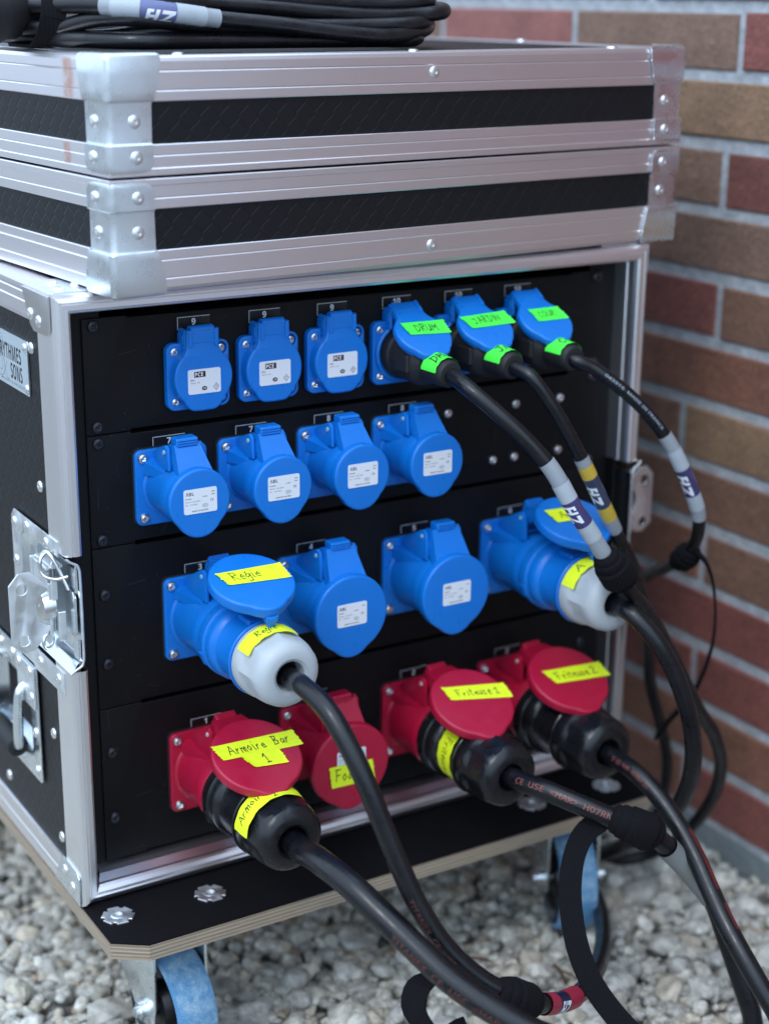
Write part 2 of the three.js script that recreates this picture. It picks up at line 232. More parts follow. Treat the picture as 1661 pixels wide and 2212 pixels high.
const stickerA = STD({ roughness: .4, map: canvas(540, 380, (x, w, h) => { x.fillStyle = '#e3e4ea'; x.fillRect(0, 0, w, h); x.fillStyle = '#33131b'; x.fillRect(100, 35, 190, 88); x.fillStyle = '#e8e8ec'; x.font = 'bold 82px sans-serif'; x.fillText('PCE', 108, 109); x.fillStyle = '#333'; x.font = 'bold 34px sans-serif'; x.fillText('IP54', 35, 176); x.font = '28px sans-serif'; x.fillText('Typ/ref.  104', 35, 216); x.fillStyle = '#262628'; x.beginPath(); x.ellipse(268, 300, 44, 33, 0, 0, 7); x.fill(); x.fillStyle = '#ddd'; x.font = 'italic bold 40px sans-serif'; x.fillText('NF', 243, 314); x.strokeStyle = '#262628'; x.lineWidth = 7; x.beginPath(); x.moveTo(462, 240); x.lineTo(508, 292); x.lineTo(462, 344); x.lineTo(416, 292); x.closePath(); x.stroke(); x.fillStyle = '#262628'; x.font = 'bold 58px serif'; x.textAlign = 'center'; x.fillText('T', 462, 313); }) });
const stickerB = (code, amp, right = true) => STD({ roughness: .4, map: canvas(540, 380, (x, w, h) => { x.fillStyle = '#e1e4ea'; x.fillRect(0, 0, w, h); x.fillStyle = '#2b2a30'; x.font = 'bold 74px sans-serif'; x.fillText('ΛBL', 34, 96); x.font = 'bold 27px sans-serif'; x.fillText(code, 22, 152); x.fillText('S-LINE', 300, 140); x.fillText('IP44', 452, 78); if (right) x.fillText('IP54', 452, 120); x.font = '29px sans-serif'; x.fillText(amp + '-6h / 220-250V~', 22, 200); x.fillText('2P+⏚ / 50+60Hz', 22, 246); x.font = 'bold 48px sans-serif'; x.fillText('CE', 428, 214); x.lineWidth = 5; x.strokeStyle = '#444'; x.beginPath(); x.ellipse(345, 270, 44, 27, 0, 0, 7); x.stroke(); x.font = 'bold 26px sans-serif'; x.fillText('ÖVE', 318, 280); x.font = 'bold 31px sans-serif'; x.fillText('MADE IN AUSTRIA', 128, 350); }) });
const stB = stickerB('F310202', '16A'), stC = stickerB('F320201', '32A', false);
const hzMat = (bg, fg = '#e8ecf2') => STD({ roughness: .42, map: canvas(256, 256, (x, w, h) => { x.fillStyle = bg; x.fillRect(0, 0, w, h); for (let i = 0; i < 60; i++) { x.fillStyle = `rgba(255,255,255,${rr(.01, .05)})`; x.fillRect(rnd() * w, rnd() * h, rr(10, 80), rr(2, 10)); } for (const y0 of [0, 128]) { x.fillStyle = fg; x.save(); x.translate(56, y0 + 32); x.transform(1, 0, -.28, 1, 18, 0); // two angular letters joined by a bar
  x.fillRect(0, 0, 19, 62); x.fillRect(46, 0, 19, 62); x.fillRect(0, 24, 64, 15); x.fillRect(0, 0, 34, 12); x.fillRect(78, 0, 68, 16); x.fillRect(78, 47, 68, 15); x.beginPath(); x.moveTo(124, 10); x.lineTo(146, 10); x.lineTo(102, 54); x.lineTo(80, 54); x.fill(); x.restore(); x.font = '13px sans-serif'; x.fillText('événementiel', 84, y0 + 112); } }) });
const hzPurple = hzMat('#3d3a68'), hzNavy = hzMat('#333d58'), hzLilac = hzMat('#5f6690'), hzDark = hzMat('#1d1a38');
function printMat(text, color, w = 1024, h = 64, font = 44) { const t = canvas(w, h, (x) => { x.fillStyle = '#000'; x.fillRect(0, 0, w, h); x.fillStyle = '#fff'; x.font = font + 'px sans-serif'; x.fillText(text, 8, h * .72); }, false); return STD({ color, roughness: .6, alphaMap: t, transparent: true }); }

// small shared shapes (metres)
const mm = (g) => { g = clean(g.clone()); planar(g); return g.scale(MM, MM, MM); };
const rivetG = mm(lathe([[0, .8], [1.3, .8], [1.4, 1.9], [2.4, 2.0], [4.0, 1.3], [4.6, .2], [4.6, -1]], 20));
const crossShape = (r, a = .62, b = .16) => { const s = new THREE.Shape(); s.absarc(0, 0, r, 0, Math.PI * 2); const h = new THREE.Path(), p = [[a, b], [b, b], [b, a], [-b, a], [-b, b], [-a, b], [-a, -b], [-b, -b], [-b, -a], [b, -a], [b, -b], [a, -b]]; p.forEach(([x, y], i) => i ? h.lineTo(x * r, y * r) : h.moveTo(x * r, y * r)); h.closePath(); s.holes.push(h); return s; };
const panG = (r) => { const top = ext(crossShape(r * .62), 1.3, .25, 16, 1).translate(0, 0, 1.3); return mm(mergeGeometries([clean(lathe([[r * .62, 2.45], [r * .86, 2.0], [r, 1.0], [r, -.5]], 22)), clean(lathe([[0, 1.3], [r * .7, 1.32]], 12)), clean(top)])); };
const pan8 = panG(4.1), pan11 = panG(4.7), pan7 = panG(3.7);

// ---------------------------------------------------------------- the setting: ground, gravel, wall
{
  const g = new THREE.PlaneGeometry(60000, 60000, 1, 1).rotateX(-Math.PI / 2); const uv = g.attributes.uv; for (let i = 0; i < uv.count; i++) uv.setXY(i, uv.getX(i) * 600, uv.getY(i) * 600);
  g.scale(MM, MM, MM); const ground = new THREE.Mesh(g, STD({ color: C(.50, .49, .47), roughness: 1, map: rep(dtex(256, 256, (u, v, i, j) => { const n = cl(.72 + .3 * fbm(u, v, 20, 31) + .3 * (white[j * 256 + i] - .5)); return [n, n * .98, n * .96]; }, true), .7), bumpMap: rep(grainT, .6), bumpScale: 0.006 }));
  ground.name = 'ground'; ground.position.y = -0.016; ground.receiveShadow = true; ground.userData = { kind: 'structure', label: 'ground bed under the pale gravel', category: 'ground' }; ground.org = V(0, GROUND - 16, 0); scene.add(ground);
  // pebbles
  const shapes = [];
  for (let k = 0; k < 7; k++) { const chip = k > 3; let q = new THREE.IcosahedronGeometry(1, chip ? 1 : 2); q.deleteAttribute('uv'); q.deleteAttribute('normal'); q = mergeVertices(q); const p = q.attributes.position, a = rr(.62, 1), b = rr(.42, .72), sq = rr(.0, .45);
    for (let i = 0; i < p.count; i++) { const v = V().fromBufferAttribute(p, i), n = 1 + (chip ? .46 : .22) * noise.noise(v.x * 1.1 + k * 7, v.y * 1.1, v.z * 1.1 + k) + .07 * noise.noise(v.x * 3 + k, v.y * 3 + k * 3, v.z * 3); const m = Math.max(Math.abs(v.x), Math.abs(v.y), Math.abs(v.z)); v.multiplyScalar(n * (1 - sq + sq * .82 / m)); p.setXYZ(i, v.x, v.y * b, v.z * a); }
    q.computeVertexNormals(); const u = new Float32Array(p.count * 2); for (let i = 0; i < p.count; i++) { u[i * 2] = p.getX(i) * .25 + k * .13; u[i * 2 + 1] = p.getZ(i) * .25 + p.getY(i) * .2; } q.setAttribute('uv', new THREE.BufferAttribute(u, 2)); if (chip) q = crease(q, .42); q.scale(MM, MM, MM); shapes.push(q); }
  const stoneMap = dtex(256, 256, (u, v, i, j) => { const n = cl(.84 + .22 * fbm(u, v, 7, 40) + .16 * (white[j * 256 + i] - .5)); return [n, n, n]; }, true);
  const tones = [[.71, .68, .60], [.63, .61, .55], [.79, .76, .67], [.55, .53, .48], [.72, .64, .51], [.64, .58, .47], [.82, .80, .71], [.42, .41, .37], [.50, .38, .28], [.66, .65, .59]];
  const pick = () => { const r = rnd(); return r < .2 ? 0 : r < .38 ? 1 : r < .54 ? 2 : r < .66 ? 3 : r < .75 ? 4 : r < .83 ? 5 : r < .90 ? 6 : r < .94 ? 7 : r < .955 ? 8 : 9; };
  const mats = tones.map((c) => STD({ color: C(...c), roughness: .82, map: rep(stoneMap, 1), bumpMap: rep(smudgeT, 2), bumpScale: 0.0006 }));
  const put = (m, x, y, z, r) => { m.position.set(x * MM, y * MM, z * MM); m.rotation.set(rr(-.5, .5), rr(0, 6.28), rr(-.5, .5)); m.scale.setScalar(r); };
  // the larger stones one can tell apart
  const zones = [[-330, -45, -520, 70, 105], [-40, 430, 70, 290, 95], [430, 640, -90, 300, 70], [-120, 330, -40, 90, 40]];
  for (const [x0, x1, z0, z1, n] of zones) for (let i = 0; i < n; i++) { const m = new THREE.Mesh(shapes[i % 7], mats[pick()]); m.name = 'pebble'; const r = rr(10, 17) * (rnd() < .16 ? 1.3 : 1); put(m, rr(x0, x1), 16 + rr(-7, -1), rr(z0, z1), r); m.castShadow = m.receiveShadow = true; ground.add(m); }
  const gravel = new THREE.Group(); gravel.name = 'gravel'; gravel.userData = { kind: 'stuff', label: 'small pale grey and white gravel stones covering the ground', category: 'gravel' }; scene.add(gravel);
  const gm = STD({ color: 0xffffff, roughness: .85, map: rep(stoneMap, 1), bumpMap: rep(smudgeT, 2), bumpScale: 0.0006 }), per = 5200, dummy = new THREE.Object3D();
  for (let k = 0; k < 7; k++) { const im = new THREE.InstancedMesh(shapes[k], gm, per); im.name = 'gravel_stones'; im.castShadow = im.receiveShadow = true; im.userData.kind = 'stuff';
    for (let i = 0; i < per; i++) { const r = rr(3.6, 9.5) * (rnd() < .14 ? 1.45 : 1), z = rnd() < .8 ? rr(-900, 420) : rr(-1700, 900); put(dummy, rr(-760, 652), rr(-15, -4) - r * .1, z, r); dummy.updateMatrix(); im.setMatrixAt(i, dummy.matrix); const t = tones[pick()], s = rr(.8, 1.1); im.setColorAt(i, C(t[0] * s, t[1] * s, t[2] * s)); }
    gravel.add(im); }
  // a little dry litter among the stones
  const twig = STD({ color: C(.10, .055, .03), roughness: .9 });
  for (const [u, v, L, a, r, label] of [[985, 2082, 30, .5, 1.5, 'thin brown twig on the gravel between the two thickest cables'], [1196, 2085, 34, 1.9, 1.6, 'thin brown twig on the gravel behind the cable with red bands']]) { const p = pixPlane(u, v, V(0, GROUND + 2, 0), V(0, 1, 0)), d = V(Math.cos(a) * L, 3, Math.sin(a) * L); const t = thing('twig', label, 'twig', [p.x, GROUND, p.z]); G(t, 'stem', new THREE.TubeGeometry(new THREE.CatmullRomCurve3([p, p.clone().addScaledVector(d, .5).add(V(2, 2, -3)), p.clone().add(d)]), 10, r, 6), twig); G(t, 'side_shoot', new THREE.TubeGeometry(new THREE.CatmullRomCurve3([p.clone().addScaledVector(d, .5).add(V(2, 2, -3)), p.clone().addScaledVector(d, .62).add(V(5, 4, 5)), p.clone().addScaledVector(d, .7).add(V(6, 4, 12))]), 6, r * .55, 5), twig); }
}
const WALLX = 650;
{
  const wall = thing('brick_wall', 'wall of red and brown bricks with pale grey mortar beside the flight case', 'wall', [WALLX, GROUND, -300]);
  const y0 = 219.5, h = 62.27, top = -11, bot = 13;
  G(wall, 'mortar', box(WALLX + 3, WALLX + 240, y0 - bot * h - 4, y0 - top * h, -1900, 1400), M.mortar);
  G(wall, 'plinth', box(WALLX + 1, WALLX + 260, GROUND - 60, y0 - bot * h - 4, -1900, 1400), M.plinth);
  const bmap = dtex(512, 256, (u, v, i, j) => { const sp = white[(j * 256 + (i % 256)) % 65536], n = .84 + .10 * fbm(u, v, 5, 51) + .10 * fbm(u, v, 60, 53) + (sp > .93 ? .2 : sp < .08 ? -.22 : .1 * (sp - .5)); return [cl(n), cl(n * .99), cl(n * .97)]; }, true);
  const bbump = dtex(512, 256, (u, v, i, j) => cl(.5 + .3 * fbm(u, v, 30, 61) + .35 * (white[(j * 256 + ((i >> 1) % 256)) % 65536] - .5)));
  const tone = { red: [.33, .110, .092], salmon: [.43, .17, .15], tan: [.385, .235, .145], brown: [.295, .155, .108], dark: [.265, .098, .080], grey: [.31, .19, .14], rust: [.335, .148, .098] };
  const bm = Object.fromEntries(Object.entries(tone).map(([k, c]) => [k, STD({ color: C(...c), roughness: .72, map: rep(bmap, .42, .42), bumpMap: rep(bbump, .42, .42), bumpScale: 0.0012 })]));
  const geos = [0, 1, 2, 3].map((k) => { const g = clean(ext(poly([[-120, -25.2], [120, -25.2], [120, 25.2], [-120, 25.2]]), 46, 1.5, 1, 1).rotateY(Math.PI / 2)); planar(g); const uv = g.attributes.uv; for (let i = 0; i < uv.count; i++) uv.setXY(i, uv.getX(i) + k * 1.37, uv.getY(i) + k * .61); return g.scale(MM, MM, MM); });
  const near = { 0: ['salmon', 'grey', 'red'], 2: ['brown', 'grey', 'dark'], 4: ['dark', 'red', 'brown'], 6: ['red', 'brown', 'tan'], 8: ['red', 'rust', 'brown'], 10: ['brown', 'red', 'red'], 12: ['red', 'rust', 'red'], '-2': ['red', 'tan', 'brown'] };
  const odd = { 1: ['brown', 'tan'], 3: ['brown', 'grey'], 5: ['brown', 'rust'], 7: ['red', 'brown'], 9: ['brown', 'red'], 11: ['red', 'rust'], '-1': ['red', 'rust'] };
  const rest = []; let made = 0;
  for (let r = bot - 1; r >= top; r--) { const even = r % 2 === 0, j0 = (even ? -46 : -171) + rr(-6, 6) + (r === 6 ? -38 : 0);
    for (let k = -7; k <= 4; k++) { const zc = j0 + (k + .5) * 250; if (zc < -1780 || zc > 1280) continue;
      const list = even ? near[r] : odd[r]; let c = Object.keys(tone)[Math.floor(rnd() * 7)]; if (list) { const i = even ? k + 2 : k + 1; if (i >= 0 && i < list.length) c = list[i]; }
      const pos = [WALLX + rr(-.8, .8), y0 - (r + .5) * h + rr(-.7, .7), zc], rot = [rr(-.003, .003), rr(-.004, .004), 0];
      const g = geos[Math.floor(rnd() * 4)];
      if (made < 300 && r >= -9) { const m = share(wall, 'brick', g, bm[c], pos, rot); made++; } else rest.push([g, c, pos]);
    } }
  const by = {}; for (const [g, c, p] of rest) (by[c] ??= []).push(g.clone().translate((p[0] - wall.org.x) * MM, (p[1] - wall.org.y) * MM, (p[2] - wall.org.z) * MM));
  for (const [c, l] of Object.entries(by)) { const m = new THREE.Mesh(mergeGeometries(l), bm[c]); m.name = 'brick_courses'; m.userData.kind = 'stuff'; m.castShadow = m.receiveShadow = true; wall.add(m); }
}
// ---------------------------------------------------------------- the wheeled board
const dolly = thing('wheel_board', 'black felt topped plywood board on blue castors carrying the flight case', 'dolly', [232, GROUND, -220]);
{
  const outline = (o) => poly([[-39 + o, 78 - o * .4], [-14 + o * .4, 96 - o], [479 - o * .4, 96 - o], [504 - o, 78 - o * .4], [504 - o, -560], [-39 + o, -560]]);
  const slab = (o, y0, y1) => new THREE.ExtrudeGeometry(outline(o), { depth: y1 - y0, bevelEnabled: false }).rotateX(Math.PI / 2).translate(0, y1, 0).scale(1, 1, 1);
  const flip = (g) => g;   // the outline's second axis runs along +z after the turn
  const plyTone = [[.50, .41, .30], [.37, .285, .205], [.53, .43, .32], [.34, .26, .185]];
  const plyM = plyTone.map((c) => STD({ color: C(...c), roughness: .75, map: rep(dtex(128, 128, (u, v, i, j) => { const n = cl(.85 + .25 * (white[j * 256 + 3] - .5) + .2 * (white[j * 256 + (i >> 4)] - .5)); return [n, n, n]; }, true), 1, 6) }));
  for (let i = 0; i < 8; i++) { const a = -481.4 + i * 1.6; G(dolly, 'ply', flip(slab(rr(0, .5), a, a + 1.57)), plyM[i % 2 ? 1 + 2 * (i % 4 === 3) : (i % 4 ? 2 : 0)]); }
  G(dolly, 'felt_top', flip(slab(.9, -468.6, -467.3)), M.felt);
  // claw nuts on top
  const star = (() => { const p = []; for (let i = 0; i < 6; i++) { const a = i * Math.PI / 3; for (const [da, r] of [[-.42, 13], [.28, 13.4], [.34, 10.8], [.54, 10.6]]) p.push([Math.cos(a + da) * r, Math.sin(a + da) * r]); } const s = poly(p); const h = new THREE.Path(); h.absarc(0, 0, 3.6, 0, 6.2832, true); s.holes.push(h); return s; })();
  const starG = mm(mergeGeometries([clean(ext(star, 1.6, .3, 12, 1)), clean(lathe([[3.6, 1.4], [3.6, 2.4], [5.2, 2.2], [6.2, 1.5]], 20)), clean(lathe([[0, .4], [4, .5]], 10))]));
  for (const [x, z] of [[-19, 46], [58, 52], [374, 57], [454, 63]]) share(dolly, 'claw_nut', starG, M.zincDull, [x, -467.4, z], [-Math.PI / 2, 0, rr(0, 1)]);
  // castors
  const castor = (x, z, yaw) => { // x, z: middle of the wheel; yaw: way it rolls, from -z towards +x
    const g = sub(dolly, 'castor', [x, -562, z]); g.rotation.y = -yaw;
    G(g, 'tyre', lathe([[44, -17.5], [48, -16], [49.6, -11], [50, 0], [49.6, 11], [48, 16], [44, 17.5], [40, 17.6]], 56).rotateY(Math.PI / 2), M.tread);
    G(g, 'wheel_hub', [lathe([[41, -17], [38, -15], [34, -9], [20, -7], [17, -15], [8, -16], [8, 16], [17, 15], [20, 7], [34, 9], [38, 15], [41, 17]], 40).rotateY(Math.PI / 2), ...[0, 1, 2, 3, 4].map((i) => box(-7, 7, 17, 37, -2.5, 2.5).rotateX(i * 1.2566))], M.hub);
    const side = poly([[-16, 77], [58, 77], [62, 62], [42, 18], [14, -10], [6, -15], [-6, -15], [-14, -8], [-17, 10], [-17, 60]]);   // [behind .. front, height]
    for (const s of [-1, 1]) G(g, 'fork', ext(side, 3, .8, 4, 2).rotateY(Math.PI / 2).translate(s * 23 - 1.5, 0, 0), M.zinc);
    G(g, 'top_plate', [box(-24, 24, 72, 75, -56, 16), box(-48, 48, 77.4, 80.4, -66, 34), at(lathe([[0, 0], [30, 0], [34, 2], [30, 4.6], [0, 4.6]], 30).rotateX(-Math.PI / 2), 0, 73, -22)], M.zincDull);
    G(g, 'axle_bolt', [lathe([[0, -34], [4.5, -34], [4.5, 34], [0, 34]], 14).rotateY(Math.PI / 2), ...[-1, 1].map((s) => new THREE.CylinderGeometry(8, 8, 6, 6).rotateZ(Math.PI / 2).translate(s * 27.5, 0, 0))], M.zinc);
  };
  castor(27, 40, -.06); castor(430, 44, .42); castor(16, -440, .1); castor(452, -440, .3);
}

// ---------------------------------------------------------------- the flight case
const X0 = -39, X1 = 504, YB = -467, YT = 23, ZF = 25, ZB = -540;
const flight = thing('flight_case', 'black flight case with aluminium edges and its front open on the power sockets', 'flight case', [232, YB, -260]);
const plyEdge = STD({ color: C(.30, .21, .14), roughness: .8, map: rep(dtex(64, 16, (u, v, i) => { const n = (i >> 3) % 2 ? 1 : .62; return [n, n * .95, n * .9]; }, true), 12, 1) });
{
  const P = X0 + 2, Q = X1 - 2, T = YT - 2, B = YB + 2;
  for (const s of [0, 1]) { const o = poly([[ZB, B], [-13, B], [-13, -264], [-75, -264], [-75, -171], [-13, -171], [-13, T], [ZB, T]]); if (!s) o.holes.push(new THREE.Path([[-168.4, -369.4], [-168.4, -306.6], [-71.6, -306.6], [-71.6, -369.4]].map(([a, b]) => new THREE.Vector2(a, b))));
    G(flight, 'side_panel', ext(o, 9, .3, 4, 1).rotateY(-Math.PI / 2).translate(s ? Q : P + 9, 0, 0), M.hex); }
  G(flight, 'top_panel', box(P + 9, Q - 9, T - 9, T, ZB, -13), M.hex); G(flight, 'floor_panel', box(P + 9, Q - 9, B, B + 9, ZB, -13), M.hex); G(flight, 'back_panel', box(P + 9, Q - 9, B + 9, T - 9, ZB, ZB + 9), M.hex);
  for (const s of [0, 1]) { const x = s ? Q - 9 : P; G(flight, 'front_wall_edge', box(x, x + 9, B, -266, -12.9, 15), plyEdge); G(flight, 'front_wall_edge', box(x, x + 9, -170, T, -12.9, 15), plyEdge); G(flight, 'cut_end', box(x + .8, x + 8.2, -173.5, -170.1, -10, 17), plyEdge); G(flight, 'cut_end', box(x + .8, x + 8.2, -265.9, -262.5, -10, 17), plyEdge); }
  G(flight, 'lining', [box(P + 9.2, P + 12, B + 9, T - 9.2, ZB + 9.2, 6), box(Q - 12, Q - 9.2, B + 9, T - 9.2, ZB + 9.2, 6), box(P + 12, Q - 12, T - 13, T - 9.2, ZB + 9.2, 6), box(P + 12, Q - 12, B + 9.2, B + 12, ZB + 9.2, 6)], M.inside);
  // front frame: an aluminium profile round the opening, mitred, cut where the latches sit
  const pr = [[0, -9], [0, 17], [.8, 20.5], [2.6, 23.4], [5.4, 24.6], [6, 23.9], [7, 23.9], [7.6, 25], [11.4, 25], [12, 24.2], [13.2, 23.6], [14.4, 20], [14.6, 13], [15.8, 12], [16.6, 4], [17, -6], [12, -6], [11, 15], [3, 15], [2, -9]];
  const L = ([i, z], y) => V(X0 + i, y, z), Rr = ([i, z], y) => V(X1 - i, y, z);
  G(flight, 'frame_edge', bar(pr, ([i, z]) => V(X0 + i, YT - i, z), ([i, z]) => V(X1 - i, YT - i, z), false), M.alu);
  const prB = [[0, -9], [0, 14], [1.5, 19], [5, 23], [8, 24.2], [9, 23.2], [10.4, 23], [11.4, 23.4], [14.5, 21.5], [16, 19.5], [16.4, 17], [20, 10], [21, 4], [21, -6], [12, -6], [11, 13], [3, 13], [2, -9]];
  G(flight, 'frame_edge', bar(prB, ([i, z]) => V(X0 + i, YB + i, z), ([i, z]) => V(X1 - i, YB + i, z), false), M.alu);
  for (const S of [L, Rr]) { const up = bar(pr, (p) => S(p, -172), (p) => S(p, YT - p[0]), false), dn = bar(pr, (p) => S(p, YB + p[0]), (p) => S(p, -264), false); G(flight, 'frame_edge', up, M.aluV); G(flight, 'frame_edge', dn, M.aluV); }
  // long edges running back along the sides
  for (const s of [0, 1]) { const f = s ? (x) => X1 - x : (x) => X0 + x;
    const side = [[0, 0], [-.0, 3], [.5, 5], [0, 6], [0, 11], [.6, 12], [0, 13], [0, 22], [.4, 25], [2, 25.4], [2, 2], [27, 2], [27, 0]];
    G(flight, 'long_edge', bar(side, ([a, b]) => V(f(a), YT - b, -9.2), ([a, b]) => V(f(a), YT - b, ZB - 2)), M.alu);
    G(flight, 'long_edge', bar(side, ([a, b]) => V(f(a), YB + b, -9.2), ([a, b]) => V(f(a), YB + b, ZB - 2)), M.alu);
    // corner braces
    const brace = (y, up) => ext(poly([[-35, 0], [20, 0], [20, 24 * up], [16, 29 * up], [-13, 30 * up], [-20, 26 * up]].map(([z, b]) => [z, y + b])), 1.4, .4, 4, 2);
    const put = (g) => g.rotateY(-Math.PI / 2).translate(s ? X1 + 1.6 : X0, 0, 0);
    G(flight, 'corner_brace', put(brace(YT - 1, -1)), s ? M.zincDull : M.steel); G(flight, 'corner_brace', put(brace(YB + 1, 1)), M.zinc);
    G(flight, 'corner_brace', box(s ? X1 - 48 : X0 + 3, s ? X1 - 3 : X0 + 48, YT - .2, YT + 1.2, -40, 17, .5), M.zinc);
  }
  const r = (x, y, z, rot, s) => share(flight, 'rivet', rivetG, M.rivet, [x, y, z], rot, s), left = [0, -Math.PI / 2, 0];
  for (const [y, z] of [[4, -18], [1, -1], [-24, -30], [-130, -27], [-335, -28], [-424, -22], [-447, -10], [-455, 6], [-424, -150], [-100, -150]]) r(X0 - (y > -20 && y < 10 || y < -440 ? 1.2 : -2), y, z, left);
  for (const [x, z] of [[-22, -22], [-8, -8], [-26, 4]]) r(x, YT + 1.2, z, [-Math.PI / 2, 0, 0]);
  for (const y of [-60, -335, -424]) r(X1 - 2, y, -27, [0, Math.PI / 2, 0]);
  // maker's plate
  const pl = sub(flight, 'name_plate', [X0 + 1.6, -41, -80]);
  const plateM = STD({ metalness: .55, roughness: .42, map: canvas(1024, 480, (x, w, h) => { x.fillStyle = '#c9d6dd'; x.fillRect(0, 0, w, h); x.strokeStyle = '#20242c'; x.lineWidth = 4;
    x.save(); x.translate(330, 250); x.beginPath(); x.ellipse(0, -130, 62, 80, .1, 0, 7); x.stroke(); x.beginPath(); x.ellipse(-4, -130, 26, 38, .1, 0, 7); x.stroke(); x.beginPath(); x.ellipse(-20, 70, 100, 105, .1, 0, 7); x.stroke(); x.beginPath(); x.ellipse(-20, 62, 48, 62, .1, 0, 7); x.stroke(); x.beginPath(); x.moveTo(40, -70); x.quadraticCurveTo(70, 60, 130, 170); x.lineTo(190, 170); x.moveTo(150, 20); x.quadraticCurveTo(80, 110, 40, 160); x.stroke(); x.restore();
    x.fillStyle = '#1b1f28'; x.font = 'bold 190px sans-serif'; x.fillText('RYTHMES', 300, 240, 560); x.fillText('SONS', 560, 400, 310); x.font = '32px sans-serif'; x.fillText('www.r-sons.com   Tél. +33 (0)1 30 30 30 30', 300, 450, 600); }) });
  G(pl, 'plate', [new THREE.PlaneGeometry(90, 42).rotateY(-Math.PI / 2).translate(-1.3, 0, 0)], plateM, true);
  G(pl, 'plate_edge', box(-1.2, 0, -21, 21, -45, 45), M.zinc);
  for (const [y, z] of [[15.5, 40], [-16, 41]]) share(pl, 'rivet', rivetG, M.rivet, [-1.6, y, z], left, .75);
}
// recessed butterfly latches on both sides
function latch(sgn) {
  const x = sgn < 0 ? X0 : X1, o = sub(flight, 'butterfly_latch', [x, -217, 0]), mir = (g) => { if (sgn > 0) { g = clean(g.clone()); g.scale(-1, 1, 1); const p = g.attributes.position.array, n = g.attributes.normal.array; for (let i = 0; i < p.length; i += 9) for (let k = 0; k < 3; k++) { [p[i + 3 + k], p[i + 6 + k]] = [p[i + 6 + k], p[i + 3 + k]]; [n[i + 3 + k], n[i + 6 + k]] = [n[i + 6 + k], n[i + 3 + k]]; } } return g; };
  const q = (name, g, m) => G(o, name, (Array.isArray(g) ? g : [g]).map(mir), m);
  const YA = 44, YC = -46, D = 9.5;   // recess in local y, its depth inwards (+x)
  // flange round three sides
  const fl = new THREE.Shape(); [[11, 54], [-86, 54], [-92, 48], [-92, -64], [-86, -71], [11, -71], [11, -52], [-66, -52], [-74, -44], [-74, 34], [-66, 42], [11, 42]].forEach(([z, y], i) => i ? fl.lineTo(z, y) : fl.moveTo(z, y)); fl.closePath();
  q('flange', ext(fl, 1.5, .4, 4, 2).rotateY(-Math.PI / 2).translate(.3, 0, 0), M.zincDull);
  // pan: slanted walls down to a floor that runs out to the front edge
  const ring = (x0, i) => [[27, YA - i], [-66 + i * 1.0, YA - i], [-74 + i * 1.0, YA - 8 - i], [-74 + i, YC + 8 + i], [-66 + i, YC + i], [27, YC + i]].map(([z, y]) => V(x0, y, z));
  q('pan', [rings([ring(-.8, -1), ring(0, 0), ring(D * .5, 7), ring(D, 9)], false, .7), (() => { const p = ring(D, 9); const g = new THREE.BufferGeometry(); const a = []; for (let i = 1; i < 5; i++) a.push(p[0], p[i + 1], p[i]); g.setAttribute('position', new THREE.Float32BufferAttribute(a.flatMap((v) => v.toArray()), 3)); g.computeVertexNormals(); return g; })()], M.zincBright);
  // rolled rim along the front opening
  const rim = [V(-.6, YA + 1, 26), V(3, YA - 2, 27), V(8, YA - 5, 27.4), V(9.6, YA - 11, 27.4), V(9.8, 0, 27.4), V(9.6, YC + 11, 27.4), V(8, YC + 5, 27.4), V(3, YC + 2, 27), V(-.6, YC - 1, 26)];
  q('rim', new THREE.TubeGeometry(new THREE.CatmullRomCurve3(rim, false, 'catmullrom', .2), 60, 1.1, 6), M.zincDull);
  // half-moon tabs by the rim
  for (const y of [27, -33]) { const s = new THREE.Shape(); s.absarc(0, 0, 11, Math.PI / 2, Math.PI * 1.5); s.closePath(); q('pressed_tab', ext(s, 2, .5, 16, 2).rotateY(-Math.PI / 2).translate(D - .5, y, 24), M.zinc); }
  // moving slide with rivets and spring bail
  q('slide_plate', ext(poly([[-8, -18], [8, -18], [12, -14], [12, 14], [8, 18], [-8, 18]]), 2, .5).rotateY(-Math.PI / 2).translate(D - 1, -3, 9), M.zinc);
  q('base_bracket', [box(-8, D - .5, -34, 32, -34, -31, 1), box(-6, -3.4, -32, 30, -31, -2, .8), box(-4, 6, 30, 32.4, -34, 2, 1)], M.zincDull);
  q('hook_strip', [box(-7, -4.5, -22, 20, 1, 4, .6), box(-5, 0, 6, 22, 2, 5, 1), box(-2, 4, -26, -2, 6, 9.5, 1)], M.zincDull);
  q('spring_bail', [new THREE.TubeGeometry(new THREE.CatmullRomCurve3([V(6, 26, 12), V(-2, 24, 8), V(-9, 26, 0), V(-10, 36, -4), V(-6, 44, -2), V(-3, 40, 4), V(2, 26, 10), V(5, 16, 14)]), 40, 1.5, 6), new THREE.TorusGeometry(7, 1.5, 6, 20).rotateY(.5).translate(-6, 36, -1), new THREE.TorusGeometry(6, 1.4, 6, 20).rotateY(.6).translate(-8, -27, 0)], M.steel);
  q('cam_drum', [lathe([[0, 2], [11.4, 2], [11.4, 10], [10.6, 11.4], [8, 11.8], [2.4, 11.8], [2.2, 10.4], [0, 10.4]], 32).rotateY(-Math.PI / 2).translate(0, 0, -5)], M.steel);
  // the folded-out wing with its round cut-out and two finger holes
  const wing = new THREE.Shape(); [[-37, 22], [-29, 31], [-20, 31], [-3, 13], [-5, 13]].forEach(([a, b], i) => i ? wing.lineTo(a, b) : wing.moveTo(a, b)); wing.absarc(-4, 0, 14, 1.75, Math.PI * 2 - 1.75, false); wing.lineTo(-3, -14); wing.lineTo(-19, -32); wing.lineTo(-27, -33); wing.lineTo(-37, -25); wing.closePath();
